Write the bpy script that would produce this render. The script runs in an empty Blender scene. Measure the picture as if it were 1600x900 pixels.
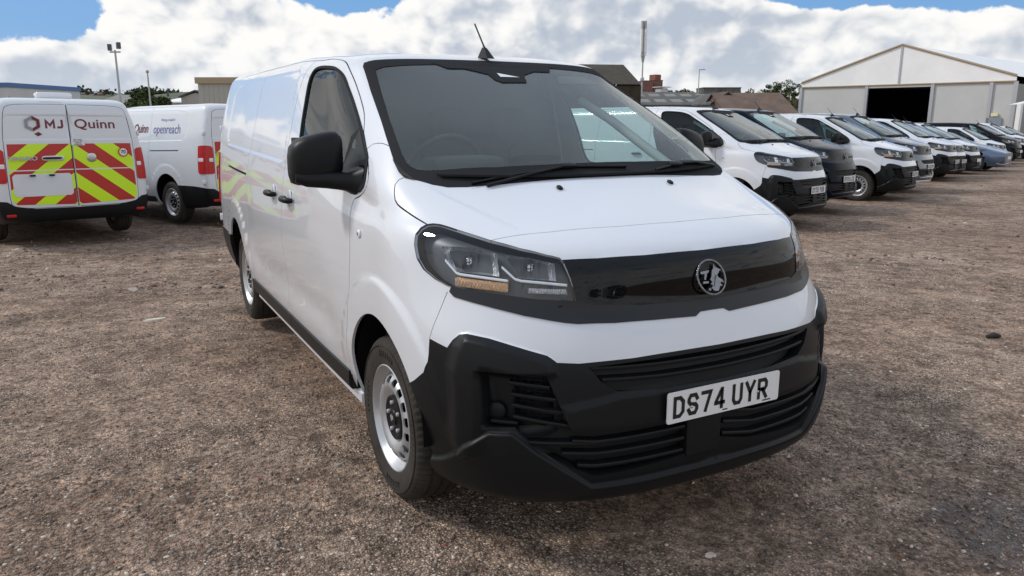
import bpy, bmesh, math, random
import numpy as np
from math import radians as R, pi
from mathutils import Vector, Matrix
from mathutils.bvhtree import BVHTree
from mathutils.geometry import delaunay_2d_cdt
random.seed(7); rng=np.random.default_rng(7)
sc=bpy.context.scene; col=sc.collection

# ------------------------------------------------------------------ camera (frame of the nearest van: front axle at 0, nose to +X)
CAM=Vector((2.84417,-1.86748,1.54823))
FW=Vector((-.858893,.463860,-.217112)); RT=Vector((.475341,.879801,-.000747)); UP=Vector((-.190669,.103844,.976146))
cd=bpy.data.cameras.new('camera'); cam=bpy.data.objects.new('camera',cd); col.objects.link(cam)
cd.sensor_width=36; cd.lens=1197.06/1600*36; cd.clip_start=.05; cd.clip_end=6000
cam.matrix_world=Matrix([[RT[i],UP[i],-FW[i],CAM[i]] for i in range(3)]+[[0,0,0,1]])
sc.camera=cam
VF=Vector((FW.x,FW.y,0)).normalized(); VR=Vector((VF.y,-VF.x,0))     # level forward and right of the view
def at(px,py,d):                                                      # a surveyed point: photo position and distance along the view
    return CAM+(FW+RT*((px-800)/1197.06)-UP*((py-450)/1197.06))*d
SLOPE=.017
def gz(x,y):                                                          # the yard falls gently away behind the van
    d=(x-CAM.x)*VF.x+(y-CAM.y)*VF.y-3.0
    return -SLOPE*max(0.,d)

# ------------------------------------------------------------------ sky and sun
SUN_EL,SUN_AZ=42.,233.
w=bpy.data.worlds.new('World'); sc.world=w; w.use_nodes=True
nt=w.node_tree; N=nt.nodes; LK=nt.links
def nd(t,**k):
    n=N.new(t)
    for a,b in k.items(): setattr(n,a,b)
    return n
def mth(op,a,b=None,c=None,clamp=False):
    n=nd('ShaderNodeMath',operation=op,use_clamp=clamp)
    for i,v in enumerate((a,b,c)):
        if v is None: continue
        if isinstance(v,(int,float)): n.inputs[i].default_value=v
        else: LK.new(v,n.inputs[i])
    return n.outputs[0]
def vdot(v,d):
    n=nd('ShaderNodeVectorMath',operation='DOT_PRODUCT'); LK.new(v,n.inputs[0]); n.inputs[1].default_value=d; return n.outputs['Value']
def sstep(v,a,b):
    n=nd('ShaderNodeMapRange',interpolation_type='SMOOTHSTEP'); LK.new(v,n.inputs[0]); n.inputs[1].default_value=a; n.inputs[2].default_value=b; return n.outputs[0]
def mixc(f,a,b):
    n=nd('ShaderNodeMix',data_type='RGBA')
    for s,v in ((n.inputs[0],f),(n.inputs[6],a),(n.inputs[7],b)):
        if isinstance(v,(int,float)): s.default_value=v
        elif isinstance(v,tuple): s.default_value=(*v,1)
        else: LK.new(v,s)
    return n.outputs[2]
sky=nd('ShaderNodeTexSky',sky_type='NISHITA',sun_disc=False,sun_elevation=R(SUN_EL),sun_rotation=R(90-SUN_AZ),altitude=50,air_density=1.2,dust_density=.6,ozone_density=2.2)
tc=nd('ShaderNodeTexCoord'); D=tc.outputs['Generated']
fx=vdot(D,VF); rx=vdot(D,VR); dz=vdot(D,Vector((0,0,1)))
azi=mth('ARCTAN2',rx,fx); ele=mth('ARCSINE',dz)
def blob(px,py,wx,wy):                                                # a soft bump round one direction of the sky
    a=math.atan((px-800)/1197/.976); e=math.atan((184-py)/1197*math.cos(a))
    u=mth('DIVIDE',mth('SUBTRACT',azi,a),wx/1197); v=mth('DIVIDE',mth('SUBTRACT',ele,e),wy/1197)
    return mth('EXPONENT',mth('MULTIPLY',mth('ADD',mth('MULTIPLY',u,u),mth('MULTIPLY',v,v)),-1))
def noise(scale,detail,rough,stretch,dist=0,off=(0,0,0)):
    mp=nd('ShaderNodeMapping'); LK.new(D,mp.inputs[0]); mp.inputs['Scale'].default_value=(1,1,stretch); mp.inputs['Location'].default_value=off
    n=nd('ShaderNodeTexNoise'); LK.new(mp.outputs[0],n.inputs['Vector']); n.inputs['Scale'].default_value=scale; n.inputs['Detail'].default_value=detail
    n.inputs['Roughness'].default_value=rough; n.inputs['Distortion'].default_value=dist; return n.outputs[0]
def heapn(scale,off):                                                    # rounded billows: folded noise
    n=noise(scale,3,.5,1.4,0,off); f=mth('ABSOLUTE',mth('SUBTRACT',n,.5)); return mth('SUBTRACT',.35,mth('MULTIPLY',f,2.2))
O1=(.3,.1,.55); SH=.012                                                  # second sample a little towards the light shades the heaps
off=tuple(O1[i]+(VR[i]*-1.2 if i<2 else 1.6)*SH for i in range(3))
big=noise(5,7,.56,1.7,.3,O1); big2=noise(5,5,.56,1.7,.3,off)
heap=heapn(13,O1); heap2=heapn(13,off); curd=noise(34,4,.6,1.2,.4,(2,6,1))
soft=noise(3.2,3,.5,3.2,.2,(7,3,2))
cov=mth('ADD',mth('MULTIPLY',big,1.1),mth('MULTIPLY',heap,.34))
cov=mth('ADD',cov,mth('MULTIPLY',mth('SUBTRACT',curd,.5),.55))
for (b,k) in ((blob(45,0,155,84),-.75),(blob(150,30,50,34),-.40),(blob(570,-14,92,54),-.85),(blob(1400,-22,210,40),-1.15),(blob(1560,0,60,34),-.4),(blob(1240,0,60,22),-.5),(blob(330,60,150,70),.5),(blob(900,60,380,90),.5),(blob(1350,90,300,60),.3),(blob(60,115,160,34),.3)):
    cov=mth('ADD',cov,mth('MULTIPLY',b,k))
cov=mth('SUBTRACT',cov,mth('MULTIPLY',sstep(ele,.30,.75),.035))
cloud=sstep(cov,.38,.50)
hi=sstep(ele,.33,.62); cloud=mth('ADD',mth('MULTIPLY',cloud,mth('SUBTRACT',1,hi)),mth('MULTIPLY',hi,.52))
rel=mth('ADD',mth('MULTIPLY',mth('SUBTRACT',big,big2),3.0),mth('MULTIPLY',mth('SUBTRACT',heap,heap2),1.2))
rel=mth('MULTIPLY',rel,sstep(ele,.6,.15))
lum=mth('ADD',mth('ADD',rel,mth('MULTIPLY',mth('SUBTRACT',soft,.5),1.3)),.58)
lum=mth('ADD',lum,mth('MULTIPLY',sstep(cov,.85,.44),.34))
lum=mth('ADD',lum,mth('MULTIPLY',mth('SUBTRACT',curd,.5),.35))
for (b,k) in ((blob(1128,112,62,18),-.60),(blob(1050,50,240,60),-.25),(blob(520,130,240,30),-.30),(blob(430,45,70,16),-.28),(blob(290,60,120,55),.32),(blob(1210,80,60,14),.3),(blob(760,15,130,30),.25),(blob(60,125,120,28),-.25),(blob(1420,40,160,50),.12)):
    lum=mth('ADD',lum,mth('MULTIPLY',b,k))
lum=mth('ADD',mth('MULTIPLY',lum,1.0),mth('MULTIPLY',sstep(ele,.25,.8),.1))
ccol=mixc(sstep(lum,.05,1.05),(4.2,4.7,5.5),(8.6,8.5,8.3))
tint=mixc(.8,sky.outputs[0],(1.3,3.2,6.5))
full=mixc(cloud,tint,ccol)
hz=mth('MULTIPLY',sstep(ele,.10,.0),.30)
full=mixc(hz,full,(6.4,6.9,7.5))
bg=N['Background']; LK.new(full,bg.inputs[0]); bg.inputs[1].default_value=.096
sd=bpy.data.lights.new('sun','SUN'); sd.energy=1.7; sd.angle=R(9); sd.color=(1,.96,.9)
so=bpy.data.objects.new('sun',sd); col.objects.link(so)
sdir=Vector((math.cos(R(SUN_EL))*math.cos(R(SUN_AZ)),math.cos(R(SUN_EL))*math.sin(R(SUN_AZ)),math.sin(R(SUN_EL))))
so.rotation_euler=sdir.to_track_quat('Z','Y').to_euler()
sc.view_settings.view_transform='Standard'; sc.view_settings.look='None'; sc.view_settings.gamma=1; sc.view_settings.exposure=.28

# ------------------------------------------------------------------ materials
def mat(name,c,rough=.5,metal=0,coat=0,spec=.5,bump=None,var=None,emit=None,alpha=None):
    m=bpy.data.materials.new(name); m.use_nodes=True; t=m.node_tree; b=t.nodes['Principled BSDF']
    b.inputs['Base Color'].default_value=(*c,1); b.inputs['Roughness'].default_value=rough; b.inputs['Metallic'].default_value=metal
    b.inputs['Coat Weight'].default_value=coat; b.inputs['Coat Roughness'].default_value=.03; b.inputs['Specular IOR Level'].default_value=spec
    tcn=t.nodes.new('ShaderNodeTexCoord')
    if bump:
        n=t.nodes.new('ShaderNodeTexNoise'); n.inputs['Scale'].default_value=bump[0]; n.inputs['Detail'].default_value=4; t.links.new(tcn.outputs['Object'],n.inputs['Vector'])
        bb=t.nodes.new('ShaderNodeBump'); bb.inputs['Strength'].default_value=bump[1]; bb.inputs['Distance'].default_value=bump[2]; t.links.new(n.outputs[0],bb.inputs['Height']); t.links.new(bb.outputs[0],b.inputs['Normal'])
    if var:
        n=t.nodes.new('ShaderNodeTexNoise'); n.inputs['Scale'].default_value=var[0]; n.inputs['Detail'].default_value=6; n.inputs['Roughness'].default_value=.65; t.links.new(tcn.outputs['Object'],n.inputs['Vector'])
        rp=t.nodes.new('ShaderNodeValToRGB'); rp.color_ramp.elements[0].position=.32; rp.color_ramp.elements[1].position=.68
        rp.color_ramp.elements[0].color=(*[x*(1-var[1]) for x in c],1); rp.color_ramp.elements[1].color=(*[min(1,x*(1+var[1])) for x in c],1)
        t.links.new(n.outputs[0],rp.inputs[0]); t.links.new(rp.outputs[0],b.inputs['Base Color'])
    if emit: b.inputs['Emission Color'].default_value=(*emit[:3],1); b.inputs['Emission Strength'].default_value=emit[3]
    return m
def glassmat(name,tint,refl=1.0,rough=0.0,drops=False):
    m=bpy.data.materials.new(name); m.use_nodes=True; t=m.node_tree; t.nodes.remove(t.nodes['Principled BSDF'])
    tr=t.nodes.new('ShaderNodeBsdfTransparent'); tr.inputs[0].default_value=(*tint,1)
    gl=t.nodes.new('ShaderNodeBsdfGlossy'); gl.inputs['Roughness'].default_value=rough; gl.inputs[0].default_value=(refl,refl,refl,1)
    fr=t.nodes.new('ShaderNodeFresnel'); fr.inputs[0].default_value=1.5; gb=t.nodes.new('ShaderNodeNewGeometry'); ir=t.nodes.new('ShaderNodeMapRange'); ir.inputs[3].default_value=1.5; ir.inputs[4].default_value=1/1.5; t.links.new(gb.outputs['Backfacing'],ir.inputs[0]); t.links.new(ir.outputs[0],fr.inputs[0])
    mx=t.nodes.new('ShaderNodeMixShader'); t.links.new(fr.outputs[0],mx.inputs[0]); t.links.new(tr.outputs[0],mx.inputs[1]); t.links.new(gl.outputs[0],mx.inputs[2])
    out=mx.outputs[0]
    if drops:                                                        # rain beads and dried runs on the passenger half
        tcn=t.nodes.new('ShaderNodeTexCoord')
        v=t.nodes.new('ShaderNodeTexVoronoi'); v.inputs['Scale'].default_value=75; t.links.new(tcn.outputs['Object'],v.inputs['Vector'])
        lt=t.nodes.new('ShaderNodeMath'); lt.operation='LESS_THAN'; lt.inputs[1].default_value=.13; t.links.new(v.outputs['Distance'],lt.inputs[0])
        n=t.nodes.new('ShaderNodeTexNoise'); n.inputs['Scale'].default_value=2.3; n.inputs['Detail'].default_value=3; t.links.new(tcn.outputs['Object'],n.inputs['Vector'])
        sp=t.nodes.new('ShaderNodeSeparateXYZ'); t.links.new(tcn.outputs['Object'],sp.inputs[0])
        ad=t.nodes.new('ShaderNodeMath'); ad.operation='MULTIPLY_ADD'; ad.inputs[1].default_value=.45; t.links.new(sp.outputs['Y'],ad.inputs[0]); t.links.new(n.outputs[0],ad.inputs[2])
        gt=t.nodes.new('ShaderNodeMath'); gt.operation='GREATER_THAN'; gt.inputs[1].default_value=.60; t.links.new(ad.outputs[0],gt.inputs[0])
        wv=t.nodes.new('ShaderNodeSeparateXYZ'); t.links.new(v.outputs['Color'],wv.inputs[0])
        g2=t.nodes.new('ShaderNodeMath'); g2.operation='GREATER_THAN'; g2.inputs[1].default_value=.62; t.links.new(wv.outputs['X'],g2.inputs[0])
        m1=t.nodes.new('ShaderNodeMath'); m1.operation='MULTIPLY'; t.links.new(lt.outputs[0],m1.inputs[0]); t.links.new(gt.outputs[0],m1.inputs[1])
        m2=t.nodes.new('ShaderNodeMath'); m2.operation='MULTIPLY'; t.links.new(m1.outputs[0],m2.inputs[0]); t.links.new(g2.outputs[0],m2.inputs[1])
        m3=t.nodes.new('ShaderNodeMath'); m3.operation='MULTIPLY'; m3.inputs[1].default_value=.7; t.links.new(m2.outputs[0],m3.inputs[0])
        df=t.nodes.new('ShaderNodeBsdfDiffuse'); df.inputs[0].default_value=(.75,.8,.8,1)
        mx2=t.nodes.new('ShaderNodeMixShader'); t.links.new(m3.outputs[0],mx2.inputs[0]); t.links.new(mx.outputs[0],mx2.inputs[1]); t.links.new(df.outputs[0],mx2.inputs[2]); 
        # thin even pale film over the whole pane, imitates the soft sky reflection
        mx3=t.nodes.new('ShaderNodeMixShader'); mx3.inputs[0].default_value=.075; df2=t.nodes.new('ShaderNodeBsdfDiffuse'); df2.inputs[0].default_value=(.5,.56,.54,1)
        t.links.new(mx2.outputs[0],mx3.inputs[1]); t.links.new(df2.outputs[0],mx3.inputs[2]); out=mx3.outputs[0]
    t.links.new(out,t.nodes['Material Output'].inputs[0]); return m
M=dict(
 paint=mat('white_paint',(.69,.71,.75),.35,coat=1.0,spec=.5),
 paint_left=mat('white_fleet_paint',(.68,.70,.73),.35,coat=.9),
 dark_paint=mat('dark_blue_paint',(.0022,.005,.013),.14,metal=.0,coat=.0,spec=.12),
 grey_paint=mat('grey_metallic_paint',(.16,.175,.20),.35,metal=.6,coat=1),
 black_paint=mat('black_paint',(.005,.005,.006),.2,metal=.0,coat=.0,spec=.22),
 blue_paint=mat('slate_blue_paint',(.10,.15,.23),.33,metal=.6,coat=1),
 plastic=mat('grained_black_plastic',(.009,.0098,.011),.42,spec=.22,bump=(900,.25,.0006),var=(3,.15)),
 trim=mat('satin_grey_trim',(.018,.0195,.023),.34,spec=.32),
 mesh=mat('dark_mesh',(.006,.006,.007),.6),
 gloss=mat('gloss_black',(.002,.0022,.0025),.04,coat=0,spec=.32),
 seam=mat('seam_black',(.004,.004,.004),.8,spec=.1),
 chrome=mat('chrome',(.55,.56,.58),.12,metal=1),
 reflector=mat('reflector_chrome',(.95,.96,.98),.2,metal=.85,bump=(45,.8,.006)),
 strip=mat('daylight_strip_white',(.85,.86,.88),.3,coat=.5),
 housing=mat('lamp_housing',(.085,.09,.10),.4,metal=.2),
 amber=mat('amber_reflector',(1,.50,.13),.4,metal=.0,bump=(90,.4,.003)),
 steel=mat('silver_wheel_paint',(.50,.51,.53),.38,metal=.6,var=(6,.06)),
 rubber=mat('tyre_rubber',(.040,.035,.030),.8,spec=.3,bump=(60,.2,.001),var=(9,.35)),
 liner=mat('arch_liner',(.008,.008,.008),.9,spec=.1),
 inside=mat('cabin_plastic',(.035,.038,.042),.65),
 seat=mat('seat_fabric',(.05,.053,.058),.85,bump=(300,.3,.001)),
 pillar=mat('cabin_light_trim',(.42,.43,.42),.7),
 bulk=mat('bulkhead_grey',(.11,.12,.125),.6),
 red=mat('red_lens',(.50,.010,.010),.25,coat=.25,spec=.3,bump=(120,.2,.002)),
 clear=mat('clear_lens',(.75,.76,.78),.15,coat=1,bump=(120,.2,.002)),
 platew=mat('plate_white',(.80,.80,.80),.35),
 ink=mat('plate_black',(.008,.008,.008),.5),
 maroon=mat('maroon_vinyl',(.16,.012,.03),.4),
 greyvinyl=mat('grey_vinyl',(.30,.31,.33),.4),
 purple=mat('purple_vinyl',(.10,.09,.30),.4),
 emblem=mat('emblem_chrome',(.26,.265,.28),.2,metal=1,bump=(220,.9,.003)),
 badge=mat('dull_chrome',(.55,.56,.57),.28,metal=1),
 glass=glassmat('windscreen_glass',(.72,.84,.81),.95,0,True),
 sglass=glassmat('side_glass',(.52,.68,.67),.7),
 lens=glassmat('lamp_lens',(.9,.92,.94),.95),
 frit=mat('ceramic_border',(.024,.025,.027),.8,spec=.08),
)
# ------------------------------------------------------------------ mesh helpers
class MB:
    def __init__(s): s.v=[]; s.f=[]; s.m=[]
    def add(s,v,f,mi=0):
        o=len(s.v); s.v+=[tuple(map(float,p)) for p in v]; s.f+=[tuple(i+o for i in q) for q in f]; s.m+=[mi]*len(f); return s
    def box(s,c,h,rot=None,mi=0):
        c=Vector(c); P=[]
        for x in (-1,1):
            for y in (-1,1):
                for z in (-1,1):
                    p=Vector((x*h[0],y*h[1],z*h[2]))
                    if rot is not None: p=rot@p
                    P.append(c+p)
        return s.add(P,[(0,1,3,2),(4,6,7,5),(0,4,5,1),(2,3,7,6),(0,2,6,4),(1,5,7,3)],mi)
    def rbox(s,c,h,e=.25,n=16,mi=0,rot=None):                          # rounded box (superquadric)
        P=[];F=[]; m=n//2
        sg=lambda a,p:math.copysign(abs(a)**p,a)
        for i in range(m+1):
            ph=-pi/2+pi*i/m
            for j in range(n):
                th=2*pi*j/n
                p=Vector((h[0]*sg(math.cos(ph),e)*sg(math.cos(th),e),h[1]*sg(math.cos(ph),e)*sg(math.sin(th),e),h[2]*sg(math.sin(ph),e)))
                if rot is not None: p=rot@p
                P.append(Vector(c)+p)
        for i in range(m):
            for j in range(n): F.append((i*n+j,i*n+(j+1)%n,(i+1)*n+(j+1)%n,(i+1)*n+j))
        return s.add(P,F,mi)
    def tube(s,pts,r,n=8,mi=0,cap=True):
        pts=[Vector(p) for p in pts]; rs=r if isinstance(r,(list,tuple)) else [r]*len(pts); P=[];F=[]; prev=None
        for i,p in enumerate(pts):
            t=((pts[i+1] if i<len(pts)-1 else p)-(pts[i-1] if i else p)).normalized()
            a=Vector((0,0,1)) if abs(t.z)<.9 else Vector((1,0,0))
            if prev is not None: a=prev
            u=(a-t*a.dot(t)).normalized(); vv=t.cross(u); prev=u
            for k in range(n): P.append(p+(u*math.cos(2*pi*k/n)+vv*math.sin(2*pi*k/n))*rs[i])
        for i in range(len(pts)-1):
            for k in range(n): F.append((i*n+k,i*n+(k+1)%n,(i+1)*n+(k+1)%n,(i+1)*n+k))
        if cap: F.append(tuple(range(n))[::-1]); F.append(tuple((len(pts)-1)*n+k for k in range(n)))
        return s.add(P,F,mi)
    def lathe(s,prof,n=48,axis='Y',mi=0,c=(0,0,0),fr=None):             # profile (r, a) round an axis
        P=[];F=[];k=len(prof)
        for j in range(n):
            t=2*pi*j/n
            for (r,a) in prof:
                if fr: r=fr(r,a,j)
                x,z=r*math.cos(t),r*math.sin(t)
                P.append((c[0]+x,c[1]+a,c[2]+z) if axis=='Y' else ((c[0]+x,c[1]+z,c[2]+a) if axis=='Z' else (c[0]+a,c[1]+x,c[2]+z)))
        for j in range(n):
            for i in range(k-1): F.append((j*k+i,j*k+i+1,((j+1)%n)*k+i+1,((j+1)%n)*k+i))
        return s.add(P,F,mi)
    def strip(s,pts,nrm,w,d,mi=0):                                       # bar of height w (up) and depth d (against nrm) along a line
        P=[];F=[]
        for p,n in zip(pts,nrm):
            p=Vector(p); n=Vector(n); n.normalize(); u=Vector((0,0,1)); u=(u-n*u.dot(n)).normalized()
            P+= [p+u*w/2-n*.002,p+u*w*.25,p-u*w*.25,p-u*w/2-n*.002,p-u*w/2-n*d,p+u*w/2-n*d]
        for i in range(len(pts)-1):
            for k in range(6): F.append((i*6+k,i*6+(k+1)%6,(i+1)*6+(k+1)%6,(i+1)*6+k))
        F.append(tuple(range(6))[::-1]); F.append(tuple((len(pts)-1)*6+k for k in range(6)))
        return s.add(P,F,mi)
    def prism(s,poly,fr,d,mi=0):                                         # polygon (2-D) placed by frame fr=(origin,u,v), extruded by d along u x v
        o,u,v=[Vector(a) for a in fr]; n=u.cross(v).normalized(); k=len(poly)
        P=[o+u*a+v*b for a,b in poly]+[o+u*a+v*b+n*d for a,b in poly]
        return s.add(P,[tuple(range(k))[::-1],tuple(range(k,2*k))]+[(i,(i+1)%k,(i+1)%k+k,i+k) for i in range(k)],mi)
    def build(s,name,mats,parent=None,smooth=None,loc=None):
        me=bpy.data.meshes.new(name); me.from_pydata(s.v,[],s.f)
        for m in (mats if isinstance(mats,(list,tuple)) else [mats]): me.materials.append(M[m] if isinstance(m,str) else m)
        me.polygons.foreach_set('material_index',s.m)
        bm=bmesh.new(); bm.from_mesh(me); bmesh.ops.recalc_face_normals(bm,faces=bm.faces); bm.to_mesh(me); bm.free()
        if smooth is not None:
            me.polygons.foreach_set('use_smooth',[True]*len(me.polygons)); me.set_sharp_from_angle(angle=R(smooth))
        o=bpy.data.objects.new(name,me); col.objects.link(o)
        if parent: o.parent=parent
        if loc is not None: o.location=loc
        return o
def tag(o,label=None,cat=None,group=None,kind=None):
    if label: o['label']=label
    if cat: o['category']=cat
    if group: o['group']=group
    if kind: o['kind']=kind
    return o
def empty(name,loc=(0,0,0),rz=0):
    o=bpy.data.objects.new(name,None); o.location=loc; o.rotation_euler=(0,0,rz); o.empty_display_size=.2; col.objects.link(o); return o
def text_mesh(txt,size,ext=0,bold=0,shear=0,sx=1):
    c=bpy.data.curves.new('t','FONT'); c.body=txt; c.size=size; c.extrude=ext; c.offset=bold; c.shear=shear; c.align_x='CENTER'; c.align_y='CENTER'; c.resolution_u=3
    o=bpy.data.objects.new('t',c); col.objects.link(o); me=bpy.data.meshes.new_from_object(o,depsgraph=bpy.context.evaluated_depsgraph_get()); bpy.data.objects.remove(o)
    if sx!=1:
        for v in me.vertices: v.co.x*=sx
    return me
def text(txt,size,mw,m,parent,name='lettering',ext=.0005,bold=0,shear=0,sx=1):
    me=text_mesh(txt,size,ext,bold,shear,sx); me.transform(mw); me.materials.append(M[m]); me.name=name
    o=bpy.data.objects.new(name,me); col.objects.link(o)
    if parent: o.parent=parent
    return o
# ---------------------------------------------------------------- body surface of the panel van
ROWS=[ # front points (x,y,z) from centre to the front corner, then side (y,z), rear (x,z)
 ([(.80,0,.254),(.795,.25,.254),(.76,.45,.254),(.69,.60,.248),(.60,.70,.240),(.48,.78,.236),(.30,.82,.236),(.10,.835,.24)],(.84,.255),(-4.30,.33)),
 ([(.912,0,.300),(.902,.25,.300),(.865,.46,.298),(.795,.62,.294),(.70,.73,.288),(.57,.81,.286),(.42,.86,.29),(.22,.885,.31)],(.90,.32),(-4.37,.37)),
 ([(.945,0,.45),(.935,.25,.45),(.90,.46,.45),(.835,.62,.45),(.75,.74,.45),(.63,.83,.455),(.46,.90,.46),(.24,.935,.47)],(.945,.48),(-4.40,.50)),
 ([(.942,0,.61),(.932,.25,.61),(.895,.46,.61),(.83,.62,.61),(.745,.74,.615),(.63,.84,.62),(.46,.91,.63),(.24,.945,.64)],(.957,.65),(-4.40,.66)),
 ([(.922,0,.757),(.912,.25,.757),(.875,.46,.76),(.805,.62,.765),(.72,.74,.77),(.60,.84,.78),(.44,.91,.79),(.22,.948,.80)],(.960,.81),(-4.395,.82)),
 ([(.875,0,.878),(.865,.25,.878),(.83,.46,.88),(.755,.62,.885),(.665,.74,.885),(.55,.83,.89),(.41,.895,.90),(.20,.943,.915)],(.958,.94),(-4.39,.95)),
 ([(.840,0,.965),(.825,.25,.965),(.787,.46,.965),(.71,.62,.97),(.625,.73,.975),(.51,.815,.985),(.38,.88,1.0),(.18,.935,1.015)],(.953,1.04),(-4.385,1.06)),
 ([(.812,0,1.092),(.796,.25,1.092),(.752,.46,1.094),(.670,.61,1.10),(.58,.71,1.105),(.47,.795,1.11),(.345,.865,1.12),(.14,.922,1.12)],(.944,1.14),(-4.38,1.17)),
 ([(.66,0,1.172),(.65,.25,1.171),(.61,.46,1.167),(.555,.60,1.163),(.49,.69,1.163),(.40,.765,1.172),(.29,.83,1.18),(.08,.90,1.18)],(.933,1.21),(-4.373,1.27)),
 ([(.43,0,1.240),(.42,.25,1.240),(.385,.46,1.238),(.34,.62,1.236),(.30,.70,1.233),(.24,.78,1.23),(.16,.845,1.22),(-.02,.893,1.225)],(.922,1.27),(-4.366,1.36)),
 ([(.20,0,1.319),(.19,.27,1.319),(.16,.48,1.319),(.105,.66,1.32),(.055,.76,1.319),(.005,.815,1.316),(-.06,.86,1.305),(-.2,.893,1.295)],(.910,1.33),(-4.36,1.44)),
 ([(-.02,0,1.445),(-.03,.26,1.445),(-.06,.47,1.45),(-.11,.635,1.452),(-.155,.73,1.45),(-.205,.785,1.445),(-.28,.825,1.425),(-.42,.862,1.41)],(.888,1.43),(-4.35,1.54)),
 ([(-.33,0,1.597),(-.34,.25,1.597),(-.365,.45,1.60),(-.405,.60,1.60),(-.445,.70,1.597),(-.49,.75,1.59),(-.57,.79,1.565),(-.70,.825,1.545)],(.858,1.56),(-4.34,1.65)),
 ([(-.66,0,1.75),(-.665,.24,1.75),(-.68,.43,1.75),(-.705,.57,1.745),(-.735,.665,1.74),(-.775,.715,1.73),(-.84,.75,1.705),(-.95,.785,1.68)],(.826,1.69),(-4.32,1.75)),
 ([(-.857,0,1.832),(-.857,.23,1.832),(-.86,.42,1.83),(-.865,.56,1.825),(-.875,.645,1.818),(-.905,.69,1.808),(-.96,.725,1.79),(-1.07,.757,1.77)],(.797,1.785),(-4.29,1.83)),
 ([(-1.0,0,1.868),(-1.0,.22,1.868),(-1.0,.40,1.865),(-1.005,.53,1.859),(-1.02,.61,1.852),(-1.05,.655,1.845),(-1.11,.69,1.84),(-1.22,.715,1.843)],(.745,1.855),(-4.22,1.885)),
 ([(-1.2,0,1.888),(-1.2,.20,1.887),(-1.2,.36,1.885),(-1.205,.48,1.879),(-1.22,.55,1.874),(-1.25,.59,1.870),(-1.32,.62,1.870),(-1.45,.635,1.878)],(.64,1.899),(-4.09,1.907)),
 ([(-1.6,0,1.906),(-1.6,.11,1.906),(-1.6,.20,1.905),(-1.605,.27,1.904),(-1.62,.31,1.903),(-1.66,.34,1.903),(-1.74,.355,1.904),(-1.9,.36,1.906)],(.37,1.913),(-3.85,1.914)),
 ([(-1.9,0,1.913),(-1.92,0,1.913),(-1.94,0,1.914),(-1.96,0,1.914),(-1.98,0,1.915),(-2.0,0,1.915),(-2.05,0,1.915),(-2.15,0,1.916)],(0,1.918),(-3.6,1.917)),
]
SX=[0,-.3,-.6,-.95,-1.35,-1.75,-2.15,-2.55,-2.95,-3.35,-3.75,-4.0]
def ss(t): t=np.clip(t,0,1); return t*t*(3-2*t)
def cage():
    G=[]
    for i,(fr,(W,Z),(rx,rz)) in enumerate(ROWS):
        r=[tuple(p) for p in fr]; s,y7,z7=r[-1]
        e=-4.0 if i<15 else {15:-3.93,16:-3.78,17:-3.55,18:-3.45}[i]
        for X in SX:
            x=s+(X-.24)/(-4.24)*(e-s)
            k=ss((.24-X)/1.1); k2=ss((.24-X)/.9)
            y=y7+(W-y7)*k; z=z7+(Z-z7)*k2
            kr=ss((-3.0-x)/1.2); y-=.022*kr*(W/.95)
            zz=z+(rz-Z)*ss((-3.4-x)/.8)*.6 if x<-3.4 else z
            r.append((x,y,zz))
        y=r[-1][1]; z=r[-1][2]
        if i<18:
            d=rx+4.37
            if i<16:
                r+=[(e-.17,y-.010*W,z+(rz-z)*.5),(rx+.075,y-.035*W,rz),(rx+.018,y-.12*W,rz),(rx,W*.62,rz),(rx-.004,W*.32,rz),(rx-.005,0,rz)]
            else:
                r+=[(e+(rx-e)*.5,y*.985,(z+rz)/2),(rx+.06*1,y*.93,rz),(rx+.012,y*.8,rz),(rx,W*.55,rz),(rx-.004,W*.3,rz),(rx-.005,0,rz)]
        else:
            r+=[(-3.5,0,rz),(-3.53,0,rz),(-3.56,0,rz),(-3.58,0,rz),(-3.59,0,rz),(-3.6,0,rz)]
        G.append(r)
    return np.array(G)
def pad(C):
    # mirror in y at both u ends and at the top, linear at the bottom
    m=np.array([1,-1,1.])
    C=np.concatenate([C[:,1:2]*m,C,C[:,-2:-1]*m],1)
    return np.concatenate([2*C[:1]-C[1:2],C,C[-2:-1]*m],0)
def smooth(C):
    D=pad(C)
    D=(D[:-2]+4*D[1:-1]+D[2:])/6
    return (D[:,:-2]+4*D[:,1:-1]+D[:,2:])/6
DATA=cage()
CTRL=DATA.copy()
for _ in range(3): CTRL=CTRL+.75*(DATA-smooth(CTRL))
NV,NU=DATA.shape[:2]
PADC=pad(CTRL)
def basis(t):
    return np.stack([(1-t)**3,3*t**3-6*t**2+4,-3*t**3+3*t**2+3*t+1,t**3],-1)/6
def S0(u,v):
    u=np.clip(np.asarray(u,float),0,NU-1-1e-9); v=np.clip(np.asarray(v,float),0,NV-1-1e-9)
    iu=u.astype(int); iv=v.astype(int); bu=basis(u-iu); bv=basis(v-iv)
    P=np.zeros(u.shape+(3,))
    for a in range(4):
        for b in range(4):
            P+=(bv[...,a]*bu[...,b])[...,None]*PADC[iv+a,iu+b]
    return P
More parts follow.
